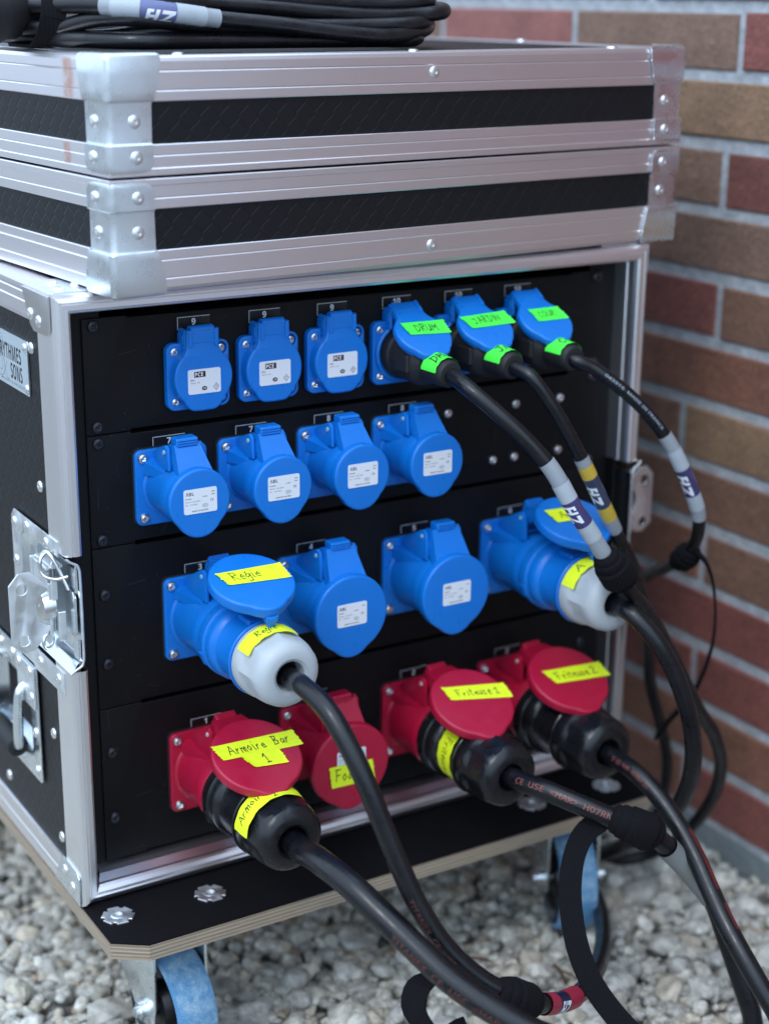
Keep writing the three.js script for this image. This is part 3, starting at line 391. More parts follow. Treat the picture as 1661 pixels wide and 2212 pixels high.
  for (const y of [18, -23]) { const h = new THREE.Path(); h.absarc(-27, y, 5, 0, 6.2832, true); wing.holes.push(h); }
  q('wing', ext(wing, 2, .4, 20, 2).translate(0, 0, 0), sgn < 0 ? M.zincDull : M.zinc);
  for (const [y, z] of [[44, -84], [48, -55], [47, -12], [12, -84], [-60, -40], [-60, 0]]) { const m = share(o, 'rivet', rivetG, M.rivet, [sgn < 0 ? -1.4 : 1.4, y, z], [0, sgn < 0 ? -Math.PI / 2 : Math.PI / 2, 0], .95); }
}
latch(-1); latch(1);
{ // recessed bail handle on the left side
  const h = sub(flight, 'bail_handle', [X0, -338, -120]);
  const s = rrect(132, 106, 4); const hole = rrect(96, 62, 4); s.holes.push(new THREE.Path(hole.getPoints(6)));
  G(h, 'plate', ext(s, 1.6, .4, 6, 2).rotateY(-Math.PI / 2).translate(.4, 0, 0), M.zinc);
  const rg = (x, i) => [[48 - i, 31 - i], [-48 + i, 31 - i], [-48 + i, -31 + i], [48 - i, -31 + i]].map(([z, y]) => V(x, y, z));
  G(h, 'pan', [rings([rg(-.6, -1), rg(3, 0), rg(14, 6)], true, .3), box(13.8, 14.6, -26, 26, -43, 43)], M.zincBright);
  G(h, 'stop_plate', box(-3.2, -1.4, 12, 49, 24, 64, .6), M.zincDull);
  for (const e of [-1, 1]) G(h, 'bail_arm', new THREE.TubeGeometry(new THREE.CatmullRomCurve3([V(2, 26, e * 36), V(-6, 22, e * 39), V(-9, 0, e * 38), V(-9, -24, e * 35), V(-8, -31, e * 30), V(-8, -32, e * 22)]), 30, 4.2, 10), M.zinc);
  G(h, 'grip', lathe([[4, -31], [8.5, -30], [9.4, -26], [9.4, 26], [8.5, 30], [4, 31]], 24).translate(-8, -32, 0), M.rubberPlug);
  for (const [y, z] of [[44, 56], [44, 30], [44, 10], [22, 58], [-10, 57], [-44, 56], [-44, 20], [-44, -14], [44, -20]]) share(h, 'rivet', rivetG, M.rivet, [-1.4 - (y > 20 && z > 24 ? 1.8 : 0), y, z], [0, -Math.PI / 2, 0], .95);
}
// black rack rails
for (const s of [0, 1]) { const x0 = s ? 459 : -26, x1 = s ? 491 : 6; G(flight, 'rack_rail', [box(x0, x1, -456, 10, -5, -2.5), s ? box(488, 491, -456, 10, -1.6, 8) : box(-26, -23, -456, 10, -1.6, 8)], M.rail); }

// ---------------------------------------------------------------- rack panels with their sockets
const Z = (x0, y0, s) => (u, v) => [(x0 + u * s) / 1.8513, (y0 + v * s) / 1.8513];   // places read off enlargements of the photo
const zA = Z(1400, 1100, .66225), zC = Z(600, 2100, .60205), zC4 = Z(1450, 1950, .72246), zD = Z(600, 2750, .60205), zD3 = Z(1450, 2550, .72246);
function rackPanel(label, y1, y0, screwY) {
  const t = thing('rack_panel', label, 'rack panel', [232, y0, 0], 'rack panels of the power case');
  const xa = -8.75, xb = 473.85, n = 1.7;
  G(t, 'plate', ext(poly([[xa, y0 + .25], [27, y0 + .25], [27, y0 + n], [438, y0 + n], [438, y0 + .25], [xb, y0 + .25], [xb, y1 - .25], [438, y1 - .25], [438, y1 - n], [27, y1 - n], [27, y1 - .25], [xa, y1 - .25]]), 2.4, 1.1, 2, 3).translate(0, 0, -2.4), M.powder);
  G(t, 'folded_lip', [box(28, 437, y1 - n - 1.4, y1 - n - .1, -22, -1.4), box(28, 437, y0 + n + .1, y0 + n + 1.4, -22, -1.4)], M.powder);
  for (const x of [0, 465.1]) for (const y of screwY) share(t, 'rack_screw', pan11, M.screwBlack, [x, y, 0], [0, 0, rr(0, 1.5)]);
  return t;
}
const P1 = rackPanel('black rack panel with six blue flap sockets numbered 9 and 10', 0, -88.9, [-6.35, -82.55]);
const P2 = rackPanel('black rack panel with four closed blue round sockets numbered 7 and 8', -88.9, -177.8, [-95.25, -171.45]);
const P3 = rackPanel('black rack panel with four large blue sockets numbered 3 to 6', -177.8, -311.15, [-215.9, -273.05]);
const P4 = rackPanel('black rack panel with four red sockets numbered 1 and 2', -311.15, -444.5, [-349.25, -406.4]);
const numMats = {};
function numberLabel(panel, s, x, ytop) { G(panel, 'number_label', new THREE.PlaneGeometry(27, 10).translate(x, ytop - 5, .3), numMats[s] ??= num(s), true); }
const local = (g, c) => { g.translate(-c[0], -c[1], -c[2]); return g; };
function tapeOnPlane(px, p, n, mat, s, c, off = .5, sag = .25) {   // corners as pixels on a known plane
  const q = px.map(([u, v]) => pixPlane(u, v, p, n).addScaledVector(n, off)), k = rr(0, 9);
  return G(s, 'tape_label', local(patch(q, 16, 12, (a, u, v) => { a.addScaledVector(n, sag * (noise.noise(u * 3 + k, v * 2, k) + .5) + (u < .04 || u > .96 ? .5 : 0)); if (u < .001 || u > .999) a.addScaledVector(q[1].clone().sub(q[0]).normalize(), .9 * Math.sin(v * 31 + k) * .5 + 1.1 * noise.noise(v * 5, k, u)); }), c), mat, true);
}
// flap sockets
function flapSocket(x, open, tp) {
  const c = [x, -50, 0], s = sub(P1, 'flap_socket', c);
  const fl = rrect(52, 52, 6.5); for (const a of [-19.2, 19.2]) for (const b of [-19.2, 19.2]) { const h = new THREE.Path(); h.absarc(a, b, 4.6, 0, 6.2832, true); fl.holes.push(h); }
  G(s, 'flange', [ext(fl, 7, 1.1, 10, 2), ext(rrect(50.6, 50.6, 6), 3, 0, 8), open ? lathe([[24.5, 5], [24.3, 10], [23, 11], [21.8, 10.6], [21.5, 3]], 40) : lathe([[24.5, 5], [23.6, 11], [0, 11]], 40), ext(rrect(29, 9, 2), 11, 1, 6).translate(0, 29.5, 1), box(-14, -10.6, 20, 37, 2, 14, 1.5), box(10.6, 14, 20, 37, 2, 14, 1.5)], M.blue);
  for (const a of [-19.2, 19.2]) for (const b of [-19.2, 19.2]) share(s, 'screw', pan7, M.steel, [a, b, 5.2], [0, 0, rr(0, 1.5)]);
  const o = new THREE.Shape(); o.moveTo(-13.4, 37); o.lineTo(-13.4, 25); o.quadraticCurveTo(-13.6, 21.5, -15.6, 18.2); o.absarc(0, 0, 24, Math.PI * .725, Math.PI * 1.26, false); o.quadraticCurveTo(-13, -24.6, -8.5, -25.4); o.quadraticCurveTo(0, -26.2, 8.5, -25.4); o.quadraticCurveTo(13, -24.6, 16.5, -17.4); o.absarc(0, 0, 24, Math.PI * 1.74, Math.PI * 2.275, false); o.quadraticCurveTo(13.6, 21.5, 13.4, 25); o.lineTo(13.4, 37); o.closePath();
  const lid = [ext(o, 6.4, 1.7, 30, 4).translate(0, 0, 10.6), lathe([[21, 7.6], [21, 11]], 30)];
  const barrel = [new THREE.CylinderGeometry(4.6, 4.6, 19, 20).rotateZ(Math.PI / 2).translate(0, 35, 12.2), ext(rrect(19, 10, 1.5), 4.4, .8, 4).translate(0, 31.5, 12.9), ...[-1, 1].map((k) => ext(rrect(3.2, 13, 1.5), 1.6, .5, 6).translate(k * 10.6, 30.5, 16.6))];
  const hasp = box(-5.5, 5.5, -27.6, -24.6, 6.5, 15.5, 1);
  const beta = open ? -58 * DEG : 0, turn = (g) => g.translate(0, -33, -10).rotateX(beta).translate(0, 33, 10);
  G(s, 'lid', [...lid, ...barrel, ...(open ? [hasp] : [])].map(turn), M.blue);
  if (!open) G(s, 'rating_sticker', ext(rrect(27, 19, 1.6), .5, 0, 6).translate(0, -2.5, 16.9), stickerA.clone ? stickerUV(stickerA) : stickerA, false);
  else { const n = V(0, Math.sin(-beta), Math.cos(beta)), p = V(0, -2, 17 - 10).sub(V(0, 31, 0)).applyAxisAngle(V(1, 0, 0), beta).add(V(x, -50 + 33 - 0, 10)); const q = V(0, -33, 7).applyAxisAngle(V(1, 0, 0), beta).add(V(x, -50 + 33, 10)); tapeOnPlane(tp.px.map((a) => zA(...a)), q, n, tp.mat, s, c); }
  return s;
}
function stickerUV(m) { return m; }
const tapeDrum = tape('g', 512, 160, (x) => pen(x, 'DRUM', 120, 120, 84, 10)), tapeJardin = tape('g', 560, 160, (x) => pen(x, 'JARDIN', 90, 112, 78, 9, .03)), tapeCour = tape('g', 420, 160, (x) => pen(x, 'COUR', 80, 112, 74, 8, .04));
{
  const xs = [80.5, 140.5, 200.5, 260.5, 320.5, 380.5];
  xs.forEach((x, i) => numberLabel(P1, i < 3 ? '9' : '10', x, -5.6));
  for (const x of xs.slice(0, 3)) flapSocket(x, false);
  flapSocket(xs[3], true, { mat: tapeDrum, px: [[298, 295], [555, 272], [608, 350], [362, 365]] });
  flapSocket(xs[4], true, { mat: tapeJardin, px: [[655, 258], [925, 218], [998, 290], [738, 325]] });
  flapSocket(xs[5], true, { mat: tapeCour, px: [[1068, 212], [1245, 192], [1318, 262], [1135, 283]] });
}
// round collar sockets
const KB = { panel: P2, y: -133.5, mat: 'blue', s: 30, sc: 23.7, rb: 22.4, L: 47, rl: 25, face: 56.5, th: 8.5, py: 32.5, pz: 27, nw: 10.5, st: stB };
const KC = { panel: P3, y: -245, mat: 'blue', s: 34.5, sc: 28.5, rb: 28.6, L: 57, rl: 33, face: 66, th: 9, py: 45, pz: 39, nw: 13, st: stC, beta: 71 };
const KD = { panel: P4, y: -378.5, mat: 'red', s: 34.8, sc: 28.5, rb: 30, L: 56, rl: 36.2, face: 64, th: 9, py: 46, pz: 40, nw: 13, beta: 63 };
function roundSocket(K, x, open, tapes = []) {
  const m = M[K.mat], c = [x, K.y, 0], s = sub(K.panel, 'round_socket', c);
  G(s, 'gasket', ext(rrect(K.s * 2 + 1.6, K.s * 2 + 1.6, 6), 1, 0, 8), M.gasket);
  const web = (sx) => ext(poly([[3, K.s - 2], [K.pz - 3, K.py + 4.5], [K.pz + 1, K.py + 5.5], [K.pz + 5, K.py + 3], [K.pz + 6, K.py - 4], [K.pz + 7, K.rb - 3], [3, K.rb - 6]]), 3, .7, 4, 2).rotateY(-Math.PI / 2).translate(sx * (K.nw + 3) + 1.5, 0, 0);
  G(s, 'flange', ext(rrect(K.s * 2, K.s * 2, 6), 4.6, 1.2, 10, 3).translate(0, 0, 1), m);
  G(s, 'collar', [lathe([[K.rb + 2.6, 4], [K.rb + 2, 6], [K.rb + .3, 7.4], [K.rb, 10], [K.rb, K.L - 12], [K.rb + 1.4, K.L - 11], [K.rb + 1.6, K.L - 2], [K.rb + .8, K.L], [K.rb - 3, K.L + .4], [K.rb - 4, K.L - 6], [0, K.L - 8]], 56), web(-1), web(1), ext(rrect(K.nw * 2 + 4, 2, .9), K.pz - 4, .5, 4).translate(0, K.s - 3.5, 4), ...[-1, 1].map((k) => bar([[K.s - 6, 4], [K.rb - 4, K.pz], [K.rb - 9, K.pz], [K.rb - 9, 4]], ([y, z]) => V(k * (K.nw + 4), y, z), ([y, z]) => V(k * (K.nw + 4 + (z < 10 ? 10 : 1)), y - 2, z)))], m);
  for (const k of [-1, 1]) G(s, 'hinge_pin', lathe([[0, 1], [1.6, 1], [1.9, .4], [1.9, -2]], 12).rotateY(k * Math.PI / 2).translate(k * (K.nw + 4.6), K.py, K.pz), K.mat === 'blue' ? M.pin : M.pinPale);
  for (const a of [-1, 1]) for (const b of [-1, 1]) share(s, 'screw', pan8, M.steel, [a * K.sc, b * K.sc, 5.4], [0, 0, rr(0, 1.5)]);
  const pts = []; for (let i = 0; i < 84; i++) { const t = (i / 84) * 2 * Math.PI, dx = Math.cos(t), dy = Math.sin(t), by = -K.rl + 15, br = 18.8, q = by * dy, d = q * q - by * by + br * br; let r = K.rl; if (d > 0) r = Math.max(r, q + Math.sqrt(d)); pts.push([dx * r, dy * r]); }
  const neck = new ConvexGeometry([[K.nw * 1.42, K.rl * .55, K.face - .6], [K.nw * 1.42, K.rl * .55, K.face - 7], [K.nw * 1.02, K.py + 1, K.pz + 11], [K.nw * .98, K.py + 6.5, K.pz + 8], [K.nw * .98, K.py + 5, K.pz - 3], [K.nw * .98, K.py - 5, K.pz - 3]].flatMap(([a, b, d]) => [V(a, b, d), V(-a, b, d)]));
  const f = K.face, lid = [ext(poly(pts), K.th, 2, 4, 4).translate(0, 0, f - K.th), lathe([[K.rb - 1, f - K.th - 3], [K.rb - 1, f - K.th + 1]], 40), neck, box(-9, 9, K.py + 5, K.py + 11.5, K.pz - 2, K.pz + 9.5, 1.6), ...[0, 1, 2].map((i) => box(-8.2, 8.2, K.py + 5.6 + i * 1.9, K.py + 6.6 + i * 1.9, K.pz + 9, K.pz + 10.3, .45))];
  if (open) lid.push(box(-3.2, 3.2, -K.rl - 6, -K.rl - 1.5, f - K.th - 9, f - K.th + 2, 1), box(-5, 5, -K.rl - 5, -K.rl + 2, f - K.th - 4, f - K.th + 2, 1));
  const beta = open ? -K.beta * DEG : 0, turn = (g) => g.translate(0, -K.py, -K.pz).rotateX(beta).translate(0, K.py, K.pz);
  G(s, 'lid', lid.map(turn), m);
  const n = V(0, Math.sin(-beta), Math.cos(beta)), p = V(0, -K.py, f - K.pz).applyAxisAngle(V(1, 0, 0), beta).add(V(x, K.y + K.py, K.pz));
  if (K.st && !open) { const g = ext(rrect(27, 19, 1.6), .5, 0, 6); G(s, 'rating_sticker', g.translate(0, .5, f - .1), K.st); }
  for (const t of tapes) tapeOnPlane(t.px, p, n, t.mat, s, c, t.off ?? .5);
  return s;
}
// the printed sheets of the rating stickers take their own 0..1 uv
{
  const fix = (o) => o.traverse((q) => { if (q.name !== 'rating_sticker') return; const p = q.geometry.attributes.position, u = q.geometry.attributes.uv; q.geometry.computeBoundingBox(); const b = q.geometry.boundingBox; for (let i = 0; i < p.count; i++) u.setXY(i, (p.getX(i) - b.min.x) / (b.max.x - b.min.x), (p.getY(i) - b.min.y) / (b.max.y - b.min.y)); });
  [56.5, 126.5, 196.5, 266.5].forEach((x, i) => { numberLabel(P2, i < 2 ? '7' : '8', x + .8, -95.6); roundSocket(KB, x, false); });
  for (const x of [335.6, 405.6]) { const s = sub(P2, 'blank_cover', [x, -133.5, 0]); G(s, 'disc', lathe([[0, .8], [25.2, .8], [25.8, .2], [25.8, -.5]], 50), M.powder); for (const a of [-1, 1]) for (const b of [-1, 1]) share(s, 'screw', pan8, M.steel, [a * 23.7, b * 23.7, .6], [0, 0, rr(0, 1.5)]); }
  const yT = (w, h, f) => tape('y', w, h, f);
  const regie = yT(640, 190, (x) => pen(x, "Re'gie", 90, 135, 105, 8, .05)), amp = yT(420, 190, (x) => pen(x, 'Amp', 120, 135, 95, 8, .04));
  const bar1 = yT(900, 170, (x) => { pen(x, 'Armoire', 120, 128, 98, 9, .015); pen(x, 'Bar', 620, 115, 96, 9); }), one = yT(400, 150, (x) => pen(x, '1', 180, 118, 92, 10));
  const food = yT(520, 190, (x) => pen(x, 'Food', 60, 140, 105, 9)), fri1 = yT(640, 160, (x) => pen(x, 'Friteuse 1', 100, 115, 78, 8, .01)), fri2 = yT(640, 160, (x) => pen(x, 'Friteuse 2', 80, 120, 80, 8, .01));
  const z = (f, l) => l.map((a) => f(...a));
  [81.5, 181.5, 281.5, 381.5].forEach((x, i) => { numberLabel(P3, String(i + 3), x - 1, -202.3); roundSocket(KC, x, i === 0 || i === 3, i === 0 ? [{ mat: regie, px: z(zC, [[428, 330], [860, 252], [940, 348], [525, 405]]) }] : i === 3 ? [{ mat: amp, px: z(zC4, [[1000, 130], [1180, 105], [1250, 172], [1073, 197]]) }] : []); });
  const dt = [[{ mat: bar1, px: z(zD, [[400, 400], [940, 282], [1018, 378], [487, 490]]) }, { mat: one, off: .9, px: z(zD, [[595, 465], [850, 405], [920, 500], [700, 535]]) }], [{ mat: food, px: z(zD, [[1188, 533], [1475, 470], [1487, 606], [1203, 672]]) }], [{ mat: fri1, px: z(zD3, [[430, 280], [775, 252], [832, 330], [488, 350]]) }], [{ mat: fri2, px: z(zD3, [[985, 190], [1300, 135], [1370, 210], [1068, 258]]) }]];
  [82.5, 182.5, 282.5, 382.5].forEach((x, i) => { numberLabel(P4, i < 2 ? '1' : '2', x - .5, -336); const s = roundSocket(KD, x, i !== 1, dt[i]); if (i === 1) G(s, 'rating_sticker', ext(rrect(27, 19, 1.6), .5, 0, 6).translate(0, 5, KD.face - .1), stB); });
  for (const p of [P1, P2, P3, P4]) fix(p);
}

// ---------------------------------------------------------------- plugs and cables
const facet = (t, n, k) => { const a = ((t % (2 * Math.PI / n)) + 2 * Math.PI / n) % (2 * Math.PI / n) - Math.PI / n; return 1 - k + k * Math.cos(Math.PI / n) / Math.cos(a); };
const gland = (secs, n = 8) => rings(secs.map(([r, z, k = 0]) => Array.from({ length: 64 }, (_, i) => { const t = i / 64 * 2 * Math.PI, q = r * facet(t, n, k); return V(Math.cos(t) * q, Math.sin(t) * q, z); })), true, .5);
const cyl = (rad, z0, z1, a0, a1, flipV = false) => { // a sheet round the plug's axis; text runs from angle a0 to a1 (degrees from +x, up = 90)
  const pos = [], uv = [], idx = [], n = 18, m = 4; for (let j = 0; j <= m; j++) for (let i = 0; i <= n; i++) { const a = (a0 + (a1 - a0) * i / n) * DEG, w = j / m, zz = z0 + (z1 - z0) * w + .8 * Math.sin(i * 1.7) * (w - .5), r = rad(zz); pos.push(Math.cos(a) * r, Math.sin(a) * r, zz); uv.push(i / n, flipV ? w : 1 - w); }
  for (let j = 0; j < m; j++) for (let i = 0; i < n; i++) { const a = j * (n + 1) + i, b = a + n + 1; idx.push(a, b, a + 1, a + 1, b, b + 1); }
  const g = new THREE.BufferGeometry(); g.setAttribute('position', new THREE.Float32BufferAttribute(pos, 3)); g.setAttribute('uv', new THREE.Float32BufferAttribute(uv, 2)); g.setIndex(idx); g.computeVertexNormals(); return g; };
function bigPlug(t, c, body, nut, k = 1) {   // round plug seated in a collar socket, axis along z from the panel
  const s = sub(t, 'plug', c);
  G(s, 'plug_body', [lathe([[24 * k, 46], [29.2 * k, 50], [30.8 * k, 58.5], [31.2 * k, 59.5], [31.2 * k, 66], [30 * k, 67], [29.6 * k, 69], [30.2 * k, 70], [30.2 * k, 76], [28.6 * k, 79], [27 * k, 80.5], [26.4 * k, 84], [26.2 * k, 100], [27 * k, 104], [29.6 * k, 107.5], [30 * k, 108.5], [29.4 * k, 109.5], [20, 110]], 56), box(-9, 9, 23 * k, 28.2 * k, 82, 101, 2), ...[200, 262].map((a) => box(-1, 1, -5.5, 5.5, 60, 65.4, .4).translate(31 * k, 0, 0).rotateZ(a * DEG))], body);
  G(s, 'gland_nut', [gland([[25 * k, 109.5], [28.2 * k, 110.2], [28.6 * k, 112], [28.6 * k, 119], [28.2 * k, 121, .3], [27.6 * k, 124, .9], [27 * k, 136, .8], [26.6 * k, 141, .3], [25 * k, 146], [22 * k, 149.6], [18 * k, 151.2], [14, 151.2], [11.6, 149.6], [10.8, 146], [10.4, 128]])], nut);
  G(s, 'seal', gland([[10.6, 138], [8.2, 143.5, .0], [7.6, 140]], 10), M.rubberPlug);
  return s;
}
function jacket(t, run, r) { G(t, 'cable_jacket', [run.tube(r), capEnd(run, 0, r), capEnd(run, run.n, r)], M.cable, true); }
function capEnd(run, i, r) { const g = new THREE.CircleGeometry(r, 16), q = new THREE.Quaternion().setFromUnitVectors(V(0, 0, 1), run.f[i][0].clone().multiplyScalar(i ? 1 : -1)); return g.applyQuaternion(q).translate(...run.p[i].toArray()); }
function printed(t, run, r, u, v, len, mat, back = false, wide = 1.1, tilt = 0) { const d = pixDepth(run, u, v), s = run.near(d), a = run.face(s) + tilt; G(t, 'cable_print', run.skin(s, s + len, r + .12, { a0: a - wide / 2, a1: a + wide / 2, m: 6, step: 3 }), mat, true); }
function pixDepth(run, u, v) { let best = null, e = 1e9; const m = new THREE.Matrix4().copy(rotM).invert(); for (const p of run.p) { const q = p.clone().sub(CAM).applyMatrix4(m); const du = CU + F * q.x / -q.z - u, dv = CV - F * q.y / -q.z - v, k = du * du + dv * dv; if (k < e) { e = k; best = p; } } return best; }
function sleeve(t, run, r, a, b, mat, name = 'cable_sleeve', lift = .7, turn = null) { const s0 = run.near(pixDepth(run, ...a)), s1 = run.near(pixDepth(run, ...b)), f = turn === null ? 0 : run.face((s0 + s1) / 2) + turn; return G(t, name, run.skin(s0, s1, r + lift, { a0: f, a1: f + 2 * Math.PI, m: 24, step: 3 }), mat, true); }
function strapWrap(t, run, r, a, b, k = 4.5) { // hook-and-loop strap wound round the cable: layered turns
  const s0 = run.near(pixDepth(run, ...a)), s1 = run.near(pixDepth(run, ...b));
  const lay = (x0, x1, rad) => run.skin(x0, x1, (w) => rad * (1 - .35 * Math.max(0, Math.abs(w - .5) * 2 - .86) / .14), { m: 22, step: 2, lift: (w, j) => .8 * Math.sin(j * 6.283 + 1) + .5 * Math.sin(j * 12.57 + w * 2) });
  const d = s1 - s0; G(t, 'hook_strap', [lay(s0, s1, r + k * .55), lay(s0 + d * .12, s1 - d * .06, r + k * .8), lay(s0 + d * .3, s1 - d * .2, r + k)].map(clean), M.velcro);
}
const P = pix;
const run = (first, list, down) => { const q = [...first.map((a) => V(...a)), ...list.map((a) => a.isVector3 ? a : P(...a))]; if (down) { const e = q[q.length - 1]; q.push(V(e.x + 60, e.y * .45 + (GROUND + down) * .55, e.z + 45), V(e.x + 170, GROUND + down, e.z + 110), V(e.x + 420, GROUND + down, e.z + 210), V(e.x + 800, GROUND + down, e.z + 420)); } return new Run(q); };
// print along the cables
const pMade = printMat('043316  MADE IN FRANCE                 2021', C(.35, .40, .47), 1024, 52, 40), pHar = printMat('CE  USE  <HAR>  H07RN-F  213', C(.26, .07, .055), 1024, 64, 52), pHarDim = printMat('TITANEX  CE  USE  <HAR>  H07RN-F  213', C(.10, .035, .026), 1024, 52, 42), pTit = STD({ roughness: .6, map: canvas(512, 64, (x, w, h) => { x.fillStyle = '#5e1616'; x.fillRect(0, 0, w, h); x.fillStyle = '#2b1013'; x.font = 'bold 50px sans-serif'; x.fillText('TITANEX', 70, 50); }) });
const pRed = STD({ color: C(.11, .012, .013), roughness: .6 });
// -- flap-socket plugs
function smallPlug(t, x) {
  const s = sub(t, 'plug', [x, -50, 0]);
  G(s, 'plug_body', [loft([{ z: 6, rx: 17 }, { z: 9, rx: 20 }, { z: 11, rx: 20.6 }, { z: 19, rx: 20.8 }, { z: 20, rx: 20 }, { z: 21.5, rx: 19.4 }, { z: 23, rx: 19.8 }, { z: 36, rx: 19, ry: 19.4, y: -.8, p: 2.2 }, { z: 46, rx: 17.6, ry: 18.6, y: -1.6, p: 2.5 }, { z: 50, rx: 16.2, ry: 17.2, y: -2 }, { z: 53, rx: 13, ry: 13.4, y: -2.4 }, { z: 56, rx: 12, y: -2.8 }]), loft([{ z: 55, rx: 12.6, y: -2.7 }, { z: 62, rx: 12.4, y: -3.3 }, { z: 74, rx: 11.4, y: -4.2 }, { z: 80, rx: 10.8, y: -4.7 }, { z: 82, rx: 9.2, y: -4.9 }, { z: 82.4, rx: 5, y: -4.9 }]), ...[-1, 1].map((k) => box(k * 17 - 2.5, k * 17 + 2.5, -9, 6, 30, 48, 2))], M.rubberPlug);
  return s;
}
const wrapTape = (s, mat, a0, a1, z0 = 59, z1 = 78) => G(s, 'tape_label', cyl((z) => 13.5 - (z - 55) * .07, z0, z1, a0 + 12, a1 - 8).translate(0, -3.8, 0), mat, true);
{
  const t = thing('drum_cable', 'black cable from the socket taped DRUM, purple sleeve and fabric strap', 'cable', [260.5, -55, 80]);
  const r = 6.2, R1 = run([[260.5, -54.6, 70], [260.5, -56, 86]], [[1010, 838, 1262], [1075, 893, 1258], [1135, 948, 1260], [1190, 1012, 1266], [1235, 1090, 1276], [1275, 1152, 1288], [1313, 1212, 1302], [1350, 1265, 1322], [1395, 1318, 1352], [1432, 1380, 1385], [1470, 1455, 1420], [1505, 1528, 1455], [1543, 1590, 1490], [1556, 1650, 1525], [1543, 1712, 1560], [1508, 1768, 1590], [1450, 1822, 1620], [1400, 1845, 1635], [1345, 1856, 1640], [1290, 1842, 1650], [1230, 1815, 1665]]);
  jacket(t, R1, r); const s = smallPlug(t, 260.5); wrapTape(s, tape('g', 256, 110, (x) => pen(x, 'DRU', 70, 84, 56, 8)), 165, 40);
  sleeve(t, R1, r, [1180, 998], [1210, 1045], M.sleeveClear); sleeve(t, R1, r, [1206, 1040], [1226, 1075], M.sleeveGrey, 'cable_sleeve', 1.1); sleeve(t, R1, r, [1222, 1068], [1262, 1132], hzPurple, 'sleeve_label', .95, -.9); sleeve(t, R1, r, [1258, 1126], [1284, 1166], M.sleeveGrey, 'cable_sleeve', 1.1); sleeve(t, R1, r, [1280, 1160], [1305, 1200], M.sleeveClear);
  strapWrap(t, R1, r, [1302, 1195], [1352, 1262], 8.5);
}
{
  const t = thing('jardin_cable', 'black cable from the socket taped JARDIN, yellow banded sleeve', 'cable', [320.5, -55, 80]);
  const r = 5.6, R1 = run([[320.5, -54.6, 70], [320.5, -56, 86]], [[1145, 812, 1298], [1187, 868, 1302], [1224, 930, 1312], [1255, 990, 1324], [1281, 1045, 1338], [1306, 1098, 1354], [1330, 1150, 1374], [1356, 1200, 1400], [1378, 1258, 1440], [1392, 1320, 1480], [1400, 1400, 1530], [1405, 1480, 1570], [1425, 1560, 1600], [1440, 1640, 1625], [1430, 1720, 1660], [1400, 1790, 1690], [1350, 1825, 1705], [1290, 1835, 1720]]);
  jacket(t, R1, r); const s = smallPlug(t, 320.5); wrapTape(s, tape('g', 256, 110, (x) => pen(x, 'JAR', 80, 84, 56, 8)), 160, 30);
  sleeve(t, R1, r, [1252, 985], [1264, 1008], M.sleeveClear); sleeve(t, R1, r, [1262, 1005], [1274, 1032], M.tapeYellow, 'tape_band', .9); sleeve(t, R1, r, [1273, 1029], [1303, 1092], hzNavy, 'sleeve_label', .8, -.9); sleeve(t, R1, r, [1302, 1090], [1314, 1117], M.tapeYellow, 'tape_band', .9); sleeve(t, R1, r, [1313, 1115], [1328, 1145], M.sleeveClear);
}
{
  const t = thing('cour_cable', 'black cable from the socket taped COUR, grey sleeve bending by the wall', 'cable', [380.5, -55, 80]);
  const r = 5.6, R1 = run([[380.5, -54.6, 70], [380.5, -56, 86]], [[1272, 790, 1338], [1340, 838, 1342], [1398, 893, 1352], [1440, 948, 1364], [1470, 1005, 1376], [1493, 1060, 1390], [1508, 1112, 1405], [1506, 1155, 1420], [1485, 1195, 1445], [1445, 1222, 1490], [1400, 1240, 1545], [1360, 1262, 1605], [1330, 1300, 1660], [1320, 1380, 1715]]);
  jacket(t, R1, r); const s = smallPlug(t, 380.5); wrapTape(s, tape('g', 256, 110, (x) => pen(x, 'CO', 90, 84, 58, 8)), 155, 30);
  printed(t, R1, r, 1300, 808, 150, pMade, false, .75, -.15);
  sleeve(t, R1, r, [1434, 940], [1452, 975], M.sleeveClear); sleeve(t, R1, r, [1450, 970], [1468, 1008], M.sleeveGrey, 'cable_sleeve', 1.1); sleeve(t, R1, r, [1466, 1002], [1494, 1070], hzPurple, 'sleeve_label', .9, -.9); sleeve(t, R1, r, [1492, 1064], [1504, 1096], M.sleeveGrey, 'cable_sleeve', 1.1); sleeve(t, R1, r, [1503, 1092], [1508, 1118], M.sleeveClear);
  strapWrap(t, R1, r, [1492, 1186], [1462, 1214], 6);
  G(t, 'strap_tail', ribbon([[1500, 1186, 1432], [1528, 1222, 1440], [1543, 1290, 1455], [1540, 1380, 1475], [1515, 1460, 1500], [1487, 1510, 1525], [1450, 1550, 1550], [1415, 1592, 1580]].map((a) => P(...a)), Array.from({ length: 8 }, () => V(.65, .1, -.75)), 9, 2.4), M.velcro);
}
